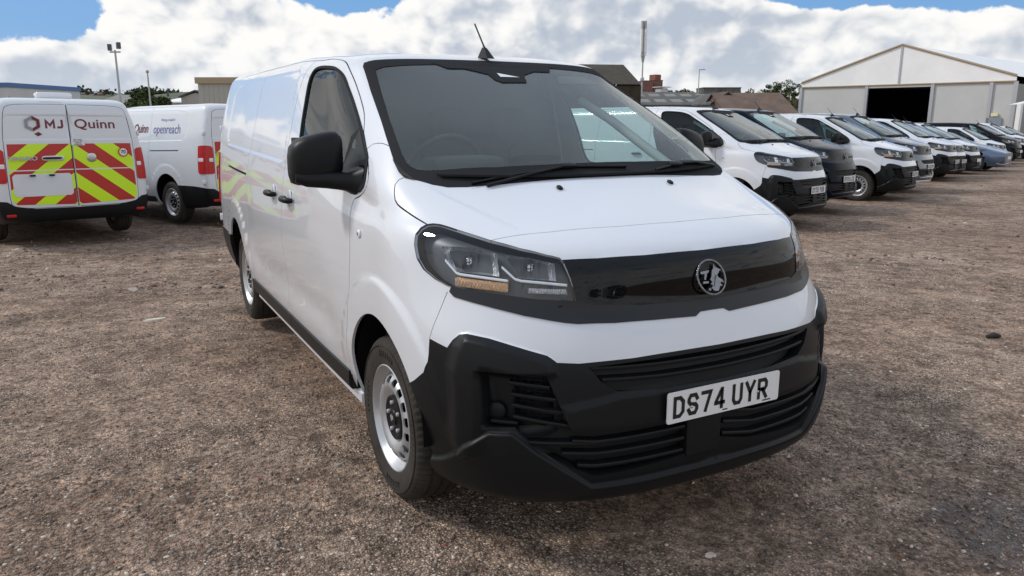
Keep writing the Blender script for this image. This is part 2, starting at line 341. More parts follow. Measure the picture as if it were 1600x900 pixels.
# ------------------------------------------------------------------ trimmed panels on the body surface
def Dtri(q,poly):                                                        # signed distance (inside +) of points q (n,2) to polygon
    poly=np.asarray(poly,float); a=poly; b=np.roll(poly,-1,0); d=np.full(len(q),1e9); ins=np.zeros(len(q),bool)
    for (x0,y0),(x1,y1) in zip(a,b):
        ex,ey=x1-x0,y1-y0; L=ex*ex+ey*ey+1e-12
        t=np.clip(((q[:,0]-x0)*ex+(q[:,1]-y0)*ey)/L,0,1)
        d=np.minimum(d,np.hypot(q[:,0]-x0-t*ex,q[:,1]-y0-t*ey))
        c=((y0>q[:,1])!=(y1>q[:,1]))
        with np.errstate(divide='ignore',invalid='ignore'): xi=(x1-x0)*(q[:,1]-y0)/(y1-y0)+x0
        ins^=c&(q[:,0]<xi)
    return np.where(ins,d,-d)
AF=(.03,.405,.385); AR=(-3.26,.42,.388)                                   # wheel arches: centre x, z, radius
RECESS=[(-1.66,1.79),(-1.72,1.82),(-3.47,1.815),(-3.70,1.79),(-3.83,1.72),(-3.85,1.58),(-3.84,1.40),(-3.72,1.335),(-2.48,1.31),(-1.72,1.295),(-1.66,1.32)]
FANG=[(.604,.775),(.629,.797),(.677,.812),(.774,.843),(.823,.850),(.845,.840),(.868,.80),(.885,.72),(.885,.47),(.865,.41),(.83,.40),(.79,.44),(.79,.70),(.64,.70),(.60,.72)]
FOG=[(.808,.728),(.66,.728),(.64,.722),(.64,.56),(.700,.545),(.808,.535)]
MIDBAR=[(-.1,.645),(.25,.655),(.42,.655),(.60,.62),(.60,.53),(.34,.528),(-.1,.532)]
LIPP=[(-.1,.345),(.155,.345),(.50,.336),(.602,.413),(.683,.476),(.735,.528),(.79,.520),(.83,.47),(.87,.36),(.90,.28),(.90,.10),(-.1,.10)]
REARREC=[(-.1,1.70),(-.1,1.37),(.78,1.37),(.775,1.45),(.745,1.64),(.70,1.70)]
def disp(P):
    x,y,z=P[:,0],P[:,1],P[:,2]; d=np.zeros(len(P))
    side=(y>.55)&(x<-.0+.45)&(x>-4.25)
    # pressed panel of the load bay
    s=Dtri(np.stack([x,z],1),RECESS); d-=np.where(side,.007*ss((s+.004)/.022),0)
    # wheel arch lips and the soft shoulder round them
    for (cx,cz,r) in (AF,AR):
        q=np.hypot(x-cx,z-cz)
        d+=np.where((y>.6)&(z>.30),.010*ss((r+.165-q)/.045)*ss((q-r+.02)/.01)*ss((z-.42)/.2),0)
    # scoop along the lower doors
    k=ss((-.42-x)/.35)*ss((x+2.75)/.3)*(y>.6)
    d-=.013*k*np.exp(-((z-.60)/.10)**2); d+=.006*k*np.exp(-((z-.93)/.10)**2)
    # front bumper corner
    f=(x>.30)&(z<.95); q=np.stack([y,z],1)
    s=Dtri(q,FANG); d+=np.where(f,.028*ss((s)/.034),0)
    s=Dtri(q,FOG); d-=np.where(f,.050*ss((s+.003)/.012),0)
    s=Dtri(q,MIDBAR); d+=np.where(f,.010*ss((s+.01)/.03),0)
    d+=np.where((x>.6)&(y<.56)&(z>.92)&(z<1.092),.009*np.clip(1-((z-1.006)/.085)**2,0,1),0)
    s=Dtri(q,LIPP); d+=np.where(f&(z<.56),.026*ss((s+.010)/.014)*ss((z-.215)/.09),0)
    # bonnet crease
    b=(x>-.1)&(x<.62)&(z>1.13)&(y<.9)
    cy=.80-.33*(x-.03)/.53*.6
    d-=np.where(b,.007*ss((cy-y)/.03)*ss((x-.06)/.12)*ss((.60-x)/.14)*ss((y-.12)/.35),0)
    # pressed upper panels of the back doors
    r=(x<-4.2)&(y<.85)
    s=Dtri(np.stack([y,z],1),REARREC); d-=np.where(r,.010*ss((s+.004)/.025),0)
    return d
EPS=2e-3
def _n(f,u,v):
    du=f(np.minimum(u+EPS,NU-1),v)-f(np.maximum(u-EPS,0),v); dv=f(u,np.minimum(v+EPS,NV-1))-f(u,np.maximum(v-EPS,0))
    n=np.cross(du,dv); l=np.linalg.norm(n,axis=-1,keepdims=True); return n/np.maximum(l,1e-12)
def SF(u,v):
    P=S0(u,v); return P+disp(P)[:,None]*_n(S0,u,v)
K=8
_us=np.linspace(0,NU-1,(NU-1)*K+1); _vs=np.linspace(0,NV-1,(NV-1)*K+1); _U,_V=np.meshgrid(_us,_vs); _n0=len(_us)
_P=S0(_U,_V).reshape(-1,3)
_F=[(a*_n0+b,a*_n0+b+1,(a+1)*_n0+b+1,(a+1)*_n0+b) for a in range(len(_vs)-1) for b in range(_n0-1)]
BV=BVHTree.FromPolygons([tuple(p) for p in _P],_F)
def uvof(p):
    if len(p)==2: return p
    h=BV.find_nearest(Vector(p)); q=np.array(h[0]); f=_F[h[2]]; a,b=divmod(f[0],_n0)
    p0,p1,p3=_P[f[0]],_P[f[1]],_P[f[3]]; e1,e2=p1-p0,p3-p0
    A=np.array([[e1@e1,e1@e2],[e1@e2,e2@e2]])+np.eye(2)*1e-12; s,t=np.linalg.solve(A,[(q-p0)@e1,(q-p0)@e2])
    u=(b+min(max(s,0),1))/K; v=(a+min(max(t,0),1))/K
    if p[1]<=0: u=0. if p[0]>-1 else float(NU-1)
    return (u,v)
def dens(pts,closed=True,smooth=False,step=.03):
    P=[tuple(p) for p in pts]; out=[]; n=len(P)
    for i in range(n if closed else n-1):
        a,b=P[i],P[(i+1)%n]
        if len(a)==2 or len(b)==2:
            ua,ub=uvof(a),uvof(b); k=max(1,int(max(abs(ua[0]-ub[0]),abs(ua[1]-ub[1]))*3)); out+=[(ua[0]+(ub[0]-ua[0])*j/k,ua[1]+(ub[1]-ua[1])*j/k) for j in range(k)]; continue
        a_,b_=Vector(a),Vector(b); L=(b_-a_).length; k=max(1,int(L/step+.5))
        p0=Vector(P[(i-1)%n]) if (closed or i) and len(P[(i-1)%n])==3 else a_; p3=Vector(P[(i+2)%n]) if (closed or i<n-2) and len(P[(i+2)%n])==3 else b_
        for j in range(k):
            t=j/k
            q=a_.lerp(b_,t) if not smooth else .5*((2*a_)+(b_-p0)*t+(2*p0-5*a_+4*b_-p3)*t*t+(3*a_-p0-3*b_+p3)*t**3)
            if j==0: q=a_
            out.append(uvof(tuple(q)))
    if not closed: out.append(uvof(P[-1]))
    return np.array(out,float)
def seam(pts,w=.0065,smooth=True,step=.03):                               # closed strip polygon in uv round an open 3-D line
    uv=dens(pts,False,smooth,step); u,v=uv[:,0],uv[:,1]; P=S0(u,v); n=_n(S0,u,v)
    t=np.gradient(P,axis=0); b=np.cross(t,n); b/=np.linalg.norm(b,axis=1,keepdims=True)+1e-12
    A=[uvof(tuple(p)) for p in P+b*w/2]; B=[uvof(tuple(p)) for p in P-b*w/2]
    return np.array(A+B[::-1],float)
def arch(c): 
    a=np.linspace(-.62,pi+.62,46); return [(c[0]+c[2]*math.cos(t)+(.16*max(0,-math.sin(t))**1.3 if c is AF and math.cos(t)>0 else 0),.945,c[1]+c[2]*math.sin(t)) for t in a]
O={}
O['arch_front']=dens(arch(AF)+[(-.30,.9,.10),(.36,.9,.10)]); O['arch_rear']=dens(arch(AR)+[(-3.6,.9,.10),(-2.95,.9,.10)])
for k,c in (('arch_front',AF),('arch_rear',AR)):                          # carry the opening down to the bottom edge
    a=dens(arch(c),False); u0,u1=a[0],a[-1]; O[k]=np.array([(u0[0],0.)]+[tuple(q) for q in a]+[(u1[0],0.)])
WIN=[(-.221,.892,1.299),(-.285,.858,1.385),(-.384,.835,1.444),(-.527,.806,1.529),(-.716,.775,1.631),(-.833,.759,1.691),(-.938,.747,1.749),(-1.042,.744,1.784),(-1.147,.743,1.803),(-1.321,.741,1.814),(-1.42,.75,1.810),(-1.455,.765,1.785),(-1.450,.80,1.72),(-1.40,.84,1.596),(-1.36,.881,1.456),(-1.335,.90,1.33),(-1.30,.905,1.272),(-1.22,.907,1.252),(-.9,.907,1.243),(-.55,.905,1.234),(-.333,.900,1.237),(-.25,.897,1.26)]
O['window']=dens(WIN,True,True,.025)
GL=lambda k:[ (a,b,c) for a,b,c in k]
WS=[(-.869,0,1.832),(-.866,.30,1.829),(-.868,.50,1.824),(-.872,.62,1.815),(-.868,.672,1.806),(-.84,.690,1.795),(-.76,.704,1.752),(-.638,.722,1.673),(-.374,.764,1.532),(-.203,.794,1.435),(-.115,.808,1.383),(-.045,.812,1.346),(-.002,.811,1.324),(.050,.781,1.312),(.111,.738,1.302),(.152,.690,1.296),(.177,.621,1.296),(.199,.495,1.301),(.213,.331,1.307),(.222,.155,1.310),(.224,0,1.311)]
O['windscreen']=dens(WS,True,False)
GLS=[(-.80,0,1.806),(-.79,.20,1.803),(-.785,.40,1.799),(-.789,.60,1.783),(-.775,.646,1.768),(-.574,.690,1.658),(-.343,.737,1.537),(-.113,.773,1.407),(-.057,.776,1.375),(-.025,.770,1.360),(.005,.755,1.349),(.027,.729,1.346),(.053,.670,1.347),(.10,.45,1.355),(.119,.216,1.360),(.121,0,1.360)]
O['clear_pane']=dens(GLS,True,False)
BN=[(.30,0,1.28),(.23,.40,1.29),(.12,.74,1.29),(.052,.785,1.310),(.004,.811,1.322),(-.006,.829,1.312),(-.003,.845,1.294),(.035,.861,1.255),(.080,.869,1.228),(.192,.856,1.199),(.291,.838,1.176)]
O['bonnet']=dens([(.225,0,1.310),(.2,.495,1.30),(.111,.735,1.302),(.052,.785,1.312)]+BN[4:]+[(.342,.805,1.178),(.427,.765,1.163),(.537,.705,1.140),(.573,.603,1.155),(.603,.507,1.163),(.65,.25,1.171),(.66,0,1.172)])
PT=[(.812,0,1.092),(.796,.25,1.091),(.765,.42,1.090),(.724,.534,1.088)]
O['nose']=dens([(.66,0,1.172),(.65,.25,1.171),(.603,.507,1.163),(.573,.603,1.155),(.537,.705,1.140),(.60,.68,1.05),(.70,.56,1.02)]+[(.78,.38,1.05),(.82,0,1.05)])
LAMP=[(.295,.837,1.174),(.315,.822,1.179),(.342,.805,1.177),(.427,.765,1.162),(.537,.705,1.139),(.624,.639,1.118),(.685,.570,1.098),(.708,.534,1.088),(.721,.527,1.072),(.747,.518,1.025),(.778,.510,.956),(.715,.621,.961),(.634,.722,.973),(.542,.797,.980),(.476,.838,.983),(.421,.863,1.000),(.364,.882,1.026),(.326,.890,1.059),(.297,.887,1.106),(.282,.875,1.140),(.284,.856,1.162)]
O['lamp']=dens(LAMP,True,False,.02)
O['panel']=dens(PT+[(.721,.525,1.072),(.747,.516,1.025),(.778,.508,.956),(.800,.463,.942),(.837,.294,.930),(.852,.139,.926),(.856,0,.924)])
O['trim']=dens([(.85,0,.94),(.80,.46,.96),(.76,.51,1.0),(.70,.62,1.0),(.60,.74,.995),(.492,.834,.990),(.488,.838,.965),(.509,.830,.950),(.575,.789,.939),(.650,.731,.925),(.711,.667,.909),(.761,.599,.896),(.788,.556,.889),(.806,.520,.885),(.843,.400,.882),(.864,.257,.879),(.877,.079,.873),(.873,.055,.886),(.873,0,.887)])
WB=[(.917,0,.771),(.913,.07,.771),(.904,.25,.771),(.893,.356,.768),(.848,.54,.764),(.813,.604,.767),(.804,.614,.777),(.792,.629,.789),(.757,.677,.804),(.66,.774,.834),(.594,.823,.840),(.571,.841,.834),(.552,.859,.813),(.537,.873,.784),(.455,.905,.800),(.457,.91,.717),(.44,.915,.675),(.383,.928,.631)]
O['upper_bumper']=dens([(.85,0,.94),(.80,.46,.96),(.60,.74,.98),(.492,.834,.978),(.481,.845,.965),(.476,.878,.90),(.455,.905,.80),(.45,.91,.70),(.6,.85,.70),(.8,.6,.70),(.9,0,.70)])
O['lower_bumper']=dens(WB+[(.33,.935,.60),(.28,.94,.45),(.26,.9,.30)]+[(6.9,0.),(0.,0.)])
O['upper_grille']=dens([(.918,0,.757),(.908,.25,.757),(.872,.515,.752),(.888,.475,.70),(.903,.42,.664),(.932,.25,.655),(.937,0,.652)])
O['lower_grille']=dens([(.80,.640,.728),(.794,.632,.72),(.817,.622,.680),(.843,.597,.601),(.861,.568,.533),(.895,.477,.525),(.924,.341,.526),(.942,.15,.530),(.945,0,.530),(.945,0,.435),(.943,.15,.398),(.885,.495,.368),(.843,.602,.428),(.798,.683,.485),(.765,.722,.530),(.752,.733,.547),(.735,.738,.722),(.74,.738,.728)])
DF=[(-.449,.82,1.484),(-.36,.842,1.43),(-.26,.872,1.365),(-.200,.893,1.305),(-.215,.9,1.262),(-.30,.905,1.224),(-.352,.908,1.205),(-.345,.925,1.14),(-.322,.94,1.05),(-.318,.95,.92),(-.337,.953,.72),(-.385,.95,.58),(-.425,.94,.45),(-.44,.93,.392)]
TOP=[(-.449,.82,1.484),(-.535,.787,1.559),(-.653,.765,1.632),(-.833,.736,1.728),(-1.0,.716,1.809),(-1.10,.715,1.842),(-1.2,.72,1.853),(-1.52,.725,1.858),(-2.2,.727,1.861),(-3.0,.725,1.861),(-3.7,.72,1.860)]
RD=lambda X:[(X+.06,.726,1.858),(X+.035,.79,1.79),(X+.008,.86,1.55),(X,.915,1.30),(X,.945,1.1),(X,.957,.7),(X,.94,.392)]
DR=RD(-1.60); SR=RD(-2.72)
O['front_door']=dens(DF[::-1]+[p for p in TOP[1:8]]+DR[1:])
O['sliding_door']=dens(DR+SR[::-1])
O['tail_lamp']=dens([(-4.2,.87,1.255),(-4.30,.85,1.262),(-4.345,.80,1.255),(-4.36,.775,1.23),(-4.375,.775,.86),(-4.375,.79,.835),(-4.33,.86,.83),(-4.2,.90,.835),(-4.185,.905,.86),(-4.185,.88,1.23)])
O['rear_bumper']=dens([(-3.55,.93,.635),(-4.05,.93,.635),(-4.28,.90,.62),(-4.37,.80,.60),(-4.40,.72,.54),(-4.41,.5,.50),(-4.41,0,.495)]+[(25.,0.),(17.5,0.)])
O['rear_door']=dens([(-4.41,0,.505),(-4.41,.5,.508),(-4.40,.70,.535),(-4.385,.765,.62),(-4.375,.765,1.25),(-4.35,.755,1.45),(-4.31,.715,1.72),(-4.28,.66,1.79),(-4.27,.5,1.805),(-4.27,0,1.81)])
O['chevrons']=dens([(-4.4,.012,1.325),(-4.4,.735,1.325),(-4.4,.752,.62),(-4.4,.70,.56),(-4.4,.012,.535)])
O['plate_recess']=dens([(-4.4,.07,.945),(-4.4,.69,.945),(-4.4,.72,.915),(-4.4,.72,.69),(-4.4,.69,.66),(-4.4,.07,.66),(-4.4,.045,.69),(-4.4,.045,.915)])
SEAMS=dict(a=seam(DF),b=seam(TOP),c=seam(DR),d=seam(SR),e=seam([(-.44,.93,.392),(-1.0,.935,.392),(-1.6,.935,.392),(-2.2,.935,.392),(-2.72,.935,.392)]),
 f=seam(BN[4:],.006),g=seam([(.66,0,1.172),(.65,.25,1.171),(.603,.507,1.163),(.573,.603,1.155),(.537,.705,1.140)],.0035,False),h=seam([(.481,.845,.965),(.476,.878,.90),(.455,.905,.80)],.003,False),
 i=seam([(-.203,.794,1.435),(-.26,.808,1.447),(-.32,.823,1.438),(-.345,.845,1.42)],.004),
 j=seam([(-4.41,.02,.505),(-4.41,.5,.508),(-4.40,.70,.535),(-4.385,.765,.62),(-4.375,.765,1.25),(-4.35,.755,1.45),(-4.31,.715,1.72),(-4.28,.66,1.79),(-4.27,.5,1.805),(-4.27,.02,1.81)],.007),
 k=seam([(-2.76,.94,1.165),(-3.2,.94,1.172),(-3.63,.925,1.18)],.016,False))
SEAMS['l']=np.array([(NU-1,uvof((-4.41,.3,.505))[1]),(NU-1.02,uvof((-4.41,.3,.505))[1]),(NU-1.02,uvof((-4.27,.3,1.81))[1]),(NU-1,uvof((-4.27,.3,1.81))[1])])
def edge_guides():                                                       # extra lines where relief turns sharply
    G=[]
    for poly,ax in ((FANG,'f'),(FOG,'f'),(LIPP,'f'),(MIDBAR,'f'),(RECESS,'s'),(REARREC,'r')):
        c=np.mean(poly,0)
        for off in ((-.0035,.0025,.0095) if poly is FOG else (-.011,-.003,.005) if poly is LIPP else (-.004,.012,.040) if poly is FANG else (-.010,.02) if ax=='f' else (-.004,.019)):
            q=[]
            n=len(poly)
            for i in range(n):
                a,b,d=[np.array(poly[j%n],float) for j in (i-1,i,i+1)]
                t1=(b-a)/np.linalg.norm(b-a); t2=(d-b)/np.linalg.norm(d-b); nn=np.array([-(t1+t2)[1],(t1+t2)[0]]); nn/=np.linalg.norm(nn)+1e-9
                q.append(b+nn*off*(1 if area(poly)>0 else -1))
            L=[]
            for i in range(n):
                a,b=q[i],q[(i+1)%n]; k=max(1,int(np.linalg.norm(b-a)/(.012 if poly in (FOG,LIPP) else .025)))
                for j in range(k):
                    p=a+(b-a)*j/k
                    if ax=='s': h=BV.ray_cast(Vector((p[0],3,p[1])),Vector((0,-1,0)))
                    elif ax=='f': h=BV.ray_cast(Vector((3,p[0],p[1])),Vector((-1,0,0)))
                    else: h=BV.ray_cast(Vector((-7,p[0],p[1])),Vector((1,0,0)))
                    if h[0] is not None and p[0 if ax!='s' else 1]>-.013: L.append(uvof((h[0].x,max(0.,h[0].y) if ax!='s' else h[0].y,h[0].z)))
            G.append(np.array(L))
    return G
def area(p): p=np.array(p); return .5*np.sum(p[:,0]*np.roll(p[:,1],-1)-np.roll(p[:,0],-1)*p[:,1])
def build_cdt():
    V=[];E=[]
    def addl(a,closed=True):
        o=len(V); V.extend(map(tuple,a)); n=len(a); E.extend((o+i,o+(i+1)%n) for i in range(n if closed else n-1))
    for a in list(O.values())+list(SEAMS.values()): addl(a)
    for a in edge_guides():
        if len(a)>2: addl(a,False)
    addl([(0,0),(NU-1,0),(NU-1,NV-1),(0,NV-1)])
    cons=np.array(V)
    # dense grid, finer over the nose
    g=[]
    for i in range((NU-1)*6+1):
        for j in range((NV-1)*6+1): g.append((i/6,j/6))
    for i in range(8*12+1):
        for j in range(7*12+1):
            if i%2 or j%2: g.append((i/12,j/12))
    g=np.array(g); keep=np.ones(len(g),bool)
    # drop grid points next to outlines
    cell={}
    for x,y in cons: cell.setdefault((int(x*8),int(y*8)),[]).append((x,y))
    for n,(x,y) in enumerate(g):
        cx,cy=int(x*8),int(y*8)
        for a in (-1,0,1):
            for b in (-1,0,1):
                for (p,q) in cell.get((cx+a,cy+b),()):
                    if abs(p-x)+abs(q-y)<.035: keep[n]=False
    gp=S0(g[:,0],g[:,1]); keep&=~((gp[:,0]>.3)&(gp[:,2]<.95)&((np.abs(Dtri(gp[:,1:],FOG))<.017)|(np.abs(Dtri(gp[:,1:],LIPP)+.003)<.013)))
    V+= [tuple(p) for p in g[keep]]
    r=delaunay_2d_cdt([Vector(v) for v in V],E,[],0,1e-6)
    vv=np.array([tuple(v) for v in r[0]]); ff=np.array(r[2])
    return vv,ff
UVV,TRI=build_cdt()
CEN=UVV[TRI].mean(1)
ar=(UVV[TRI[:,1]]-UVV[TRI[:,0]]); br=(UVV[TRI[:,2]]-UVV[TRI[:,0]]); ok=np.abs(ar[:,0]*br[:,1]-ar[:,1]*br[:,0])>1e-9
TRI=TRI[ok]; CEN=CEN[ok]
def inside(name):
    p=O[name] if name in O else SEAMS[name]; return Dtri(CEN,p)>0
POS=SF(UVV[:,0],UVV[:,1]); NRM=_n(SF,UVV[:,0],UVV[:,1])
PC=S0(CEN[:,0],CEN[:,1])
LABEL=np.full(len(TRI),-1); NAMES=[]
def assign(name,mask):
    NAMES.append(name); m=mask&(LABEL<0); LABEL[m]=len(NAMES)-1
assign('opening',inside('arch_front')|inside('arch_rear'))
assign('clear_pane',inside('clear_pane')); assign('frit',inside('windscreen'))
assign('window',inside('window'))
assign('lamp',inside('lamp')); assign('panel',inside('panel'))
sm=np.zeros(len(TRI),bool)
for k in SEAMS: sm|=inside(k)
assign('seam',sm)
assign('upper_grille',inside('upper_grille')); assign('lower_grille',inside('lower_grille'))
assign('trim',inside('trim')); assign('lower_bumper',inside('lower_bumper')); assign('upper_bumper',inside('upper_bumper'))
assign('nose',inside('nose')); assign('bonnet',inside('bonnet'))
assign('front_door',inside('front_door')); assign('sliding_door',inside('sliding_door'))
assign('rear_bumper',inside('rear_bumper')); assign('tail_lamp',inside('tail_lamp')); assign('rear_door',inside('rear_door'))
assign('front_wing',(PC[:,0]>-.46)&(PC[:,2]<1.447)&(PC[:,1]>.3))
assign('body',np.ones(len(TRI),bool))
def sel(*names): return np.isin(LABEL,[NAMES.index(n) for n in names])
def patch(name,mask,side,mats,parent,off=0.,flange=.012,fmat=0,thick=None):
    """side: 'C' both halves joined at the middle, 'L' the modelled half (+Y), 'R' its mirror image"""
    T=TRI[mask]; used,inv=np.unique(T,return_inverse=True); T=inv.reshape(-1,3)
    P=POS[used]+NRM[used]*off; Nn=NRM[used].copy(); uv=UVV[used]
    mid=(uv[:,0]<1e-6)|(uv[:,0]>NU-1-1e-6)|(uv[:,1]>NV-1-1e-6)
    P[mid,1]=0; Nn[mid,1]=0; Nn/=np.linalg.norm(Nn,axis=1,keepdims=True)
    fn=np.cross(P[T[:,1]]-P[T[:,0]],P[T[:,2]]-P[T[:,0]]); flip=np.sum(fn*Nn[T[:,0]],1)<0; T[flip]=T[flip][:,::-1]
    # boundary
    ed={}
    for t in T:
        for a,b in ((t[0],t[1]),(t[1],t[2]),(t[2],t[0])): ed[(a,b)]=1
    bd=[(a,b) for (a,b) in ed if (b,a) not in ed and not (mid[a] and mid[b])]
    V=P.tolist(); NN=Nn.tolist(); F=T.tolist(); MI=[0]*len(F)
    if flange and bd:
        idx={}; tn={}
        for a,b in bd:
            t=P[b]-P[a]; o=np.cross(t,Nn[a]); l=np.linalg.norm(o); o=o/l if l>1e-9 else o
            for q in (a,b): tn[q]=tn.get(q,0)+o
        for q,o in tn.items():
            o=o/(np.linalg.norm(o)+1e-9); idx[q]=len(V); V.append((P[q]).tolist()); NN.append(o.tolist()); V.append((P[q]-Nn[q]*flange).tolist()); NN.append(o.tolist())
        for a,b in bd: F.append([idx[b],idx[a],idx[a]+1,idx[b]+1]); MI.append(fmat)
    V=np.array(V); NN=np.array(NN)
    if side=='R': V=V*[1,-1,1]; NN=NN*[1,-1,1]; F=[f[::-1] for f in F]
    if side=='C':
        n=len(V); mp=np.arange(n)+n; k=np.zeros(n,bool); k[:len(mid)]=mid; mp[k]=np.arange(n)[k]
        V=np.concatenate([V,V*[1,-1,1]]); NN=np.concatenate([NN,NN*[1,-1,1]]); F=F+[[int(mp[i]) for i in f[::-1]] for f in F]; MI=MI*2
        u,iv=np.unique(np.array([i for f in F for i in f]),return_inverse=True); V=V[u]; NN=NN[u]; F2=[];c=0
        for f in F: F2.append(iv[c:c+len(f)].tolist()); c+=len(f)
        F=F2
    me=bpy.data.meshes.new(name); me.from_pydata(V.tolist(),[],F)
    for m in (mats if isinstance(mats,(list,tuple)) else [mats]): me.materials.append(M[m])
    me.polygons.foreach_set('material_index',MI); me.polygons.foreach_set('use_smooth',[True]*len(F))
    me.normals_split_custom_set_from_vertices(NN.tolist())
    o=bpy.data.objects.new(name,me); col.objects.link(o)
    if parent: o.parent=parent
    return o
def SN(p,off=0.):                                                        # nearest point of the finished skin and its normal, either side
    y=p[1]; u,v=uvof((p[0],max(abs(y),1e-4),p[2])); a=np.array([u]);b=np.array([v])
    P=SF(a,b)[0]; n=_n(SF,a,b)[0]; s=-1 if y<0 else 1
    P=P+n*off; return Vector((P[0],P[1]*s,P[2])),Vector((n[0],n[1]*s,n[2]))
def mir(o,name=None):                                                    # mirrored copy of a part and its pieces
    me=o.data.copy(); me.transform(Matrix.Scale(-1,4,(0,1,0))); me.flip_normals(); c=bpy.data.objects.new(name or o.name.split('.')[0],me); col.objects.link(c); return c
# ------------------------------------------------------------------ the van
VAN=empty('panel_van')
def both(name,mask,mats,parent=None,**k):
    return [patch(name,mask,s,mats,(parent[i] if isinstance(parent,list) else parent) or VAN,**k) for i,s in enumerate('LR')]
body=patch('body_shell',sel('body'),'C','paint',VAN)
wing=both('front_wing',sel('front_wing'),'paint')
bonnet=patch('bonnet',sel('bonnet'),'C','paint',VAN)
nose=patch('nose_panel',sel('nose'),'C','paint',VAN)
fdoor=both('front_door',sel('front_door'),'paint'); sdoor=both('sliding_door',sel('sliding_door'),'paint')
rdoor=both('rear_door',sel('rear_door'),'paint')
ubump=patch('front_bumper',sel('upper_bumper'),'C','paint',VAN)
lbump=patch('lower_bumper',sel('lower_bumper'),'C','plastic',VAN,flange=.04)
rbump=patch('rear_bumper',sel('rear_bumper'),'C','plastic',VAN,off=.008,flange=.03)
trim=patch('lamp_trim_bar',sel('trim'),'C','trim',VAN,off=.004,flange=.02)
panel=patch('grille_panel',sel('panel'),'C','gloss',VAN,off=.001,flange=.02)
seamo=patch('panel_gaps',sel('seam'),'C','seam',body,off=-.010,flange=0)
ws=patch('windscreen',sel('clear_pane','frit'),'C',['glass','frit'],VAN,off=-.001,flange=.004,fmat=1)
fr=patch('windscreen_border',sel('frit'),'C','frit',ws,off=.0014,flange=0)
tl=both('tail_lamp',sel('tail_lamp'),'red',off=.010,flange=.02)
for i,s in enumerate((1,-1)):
    b=MB()
    for k in range(2): pass
    P,n=SN((-4.36,.80*s,1.045)); q,_=SN((-4.25,.885*s,1.045))
    pts=[SN((-4.37,.785*s,1.045),.014)[0],SN((-4.345,.83*s,1.045),.014)[0],SN((-4.29,.875*s,1.045),.014)[0],SN((-4.20,.89*s,1.045),.014)[0]]
    nn=[SN(tuple(p))[1] for p in pts]
    b.strip(pts,nn,.055,.012); b.build('reversing_light','clear',tl[i],30)
win=both('side_window',sel('window'),'sglass',fdoor,off=-.006,flange=0)
# black rubber frame and the solid sail that carries the mirror
def ring(name,outer,wd,parentlist,m,h=.004):
    out=[]
    for s,par in ((1,parentlist[0]),(-1,parentlist[1])):
        uv=dens(outer,True,True,.03); P=S0(uv[:,0],uv[:,1]); n=_n(S0,uv[:,0],uv[:,1]); t=np.roll(P,-1,0)-np.roll(P,1,0); b_=np.cross(t,n); b_/=np.linalg.norm(b_,axis=1,keepdims=True)
        if np.sum((P.mean(0)-P)*b_)<0: b_=-b_
        V=[];F=[]; k=len(P)
        for p,q,c in zip(P,n,b_): V+=[p-q*.004,p+q*h,p+c*wd+q*h*.6,p+c*wd-q*.006]
        V=np.array(V)*[1,s,1]
        for i in range(k):
            for j in range(3): F.append((i*4+j,i*4+j+1,((i+1)%k)*4+j+1,((i+1)%k)*4+j))
        out.append(MB().add(V,F).build(name,m,par,40))
    return out
ring('window_seal',WIN,.016,fdoor,'frit')
for s,par in ((1,fdoor[0]),(-1,fdoor[1])):
    poly=[(-.221,.892,1.299),(-.285,.858,1.385),(-.384,.835,1.444),(-.50,.812,1.513),(-.545,.83,1.46),(-.545,.88,1.33),(-.54,.905,1.234),(-.333,.900,1.237),(-.25,.897,1.26)]
    V=[];c=Vector(np.mean(poly,0))
    for p in poly: V.append(SN((p[0],p[1]*s,p[2]),.004)[0])
    k=len(V); V+=[v-Vector((0,.012*s,0)) for v in V]; F=[tuple(range(k))]+[(i,(i+1)%k,(i+1)%k+k,i+k) for i in range(k)]
    MB().add(V,F).build('mirror_sail','plastic',par)
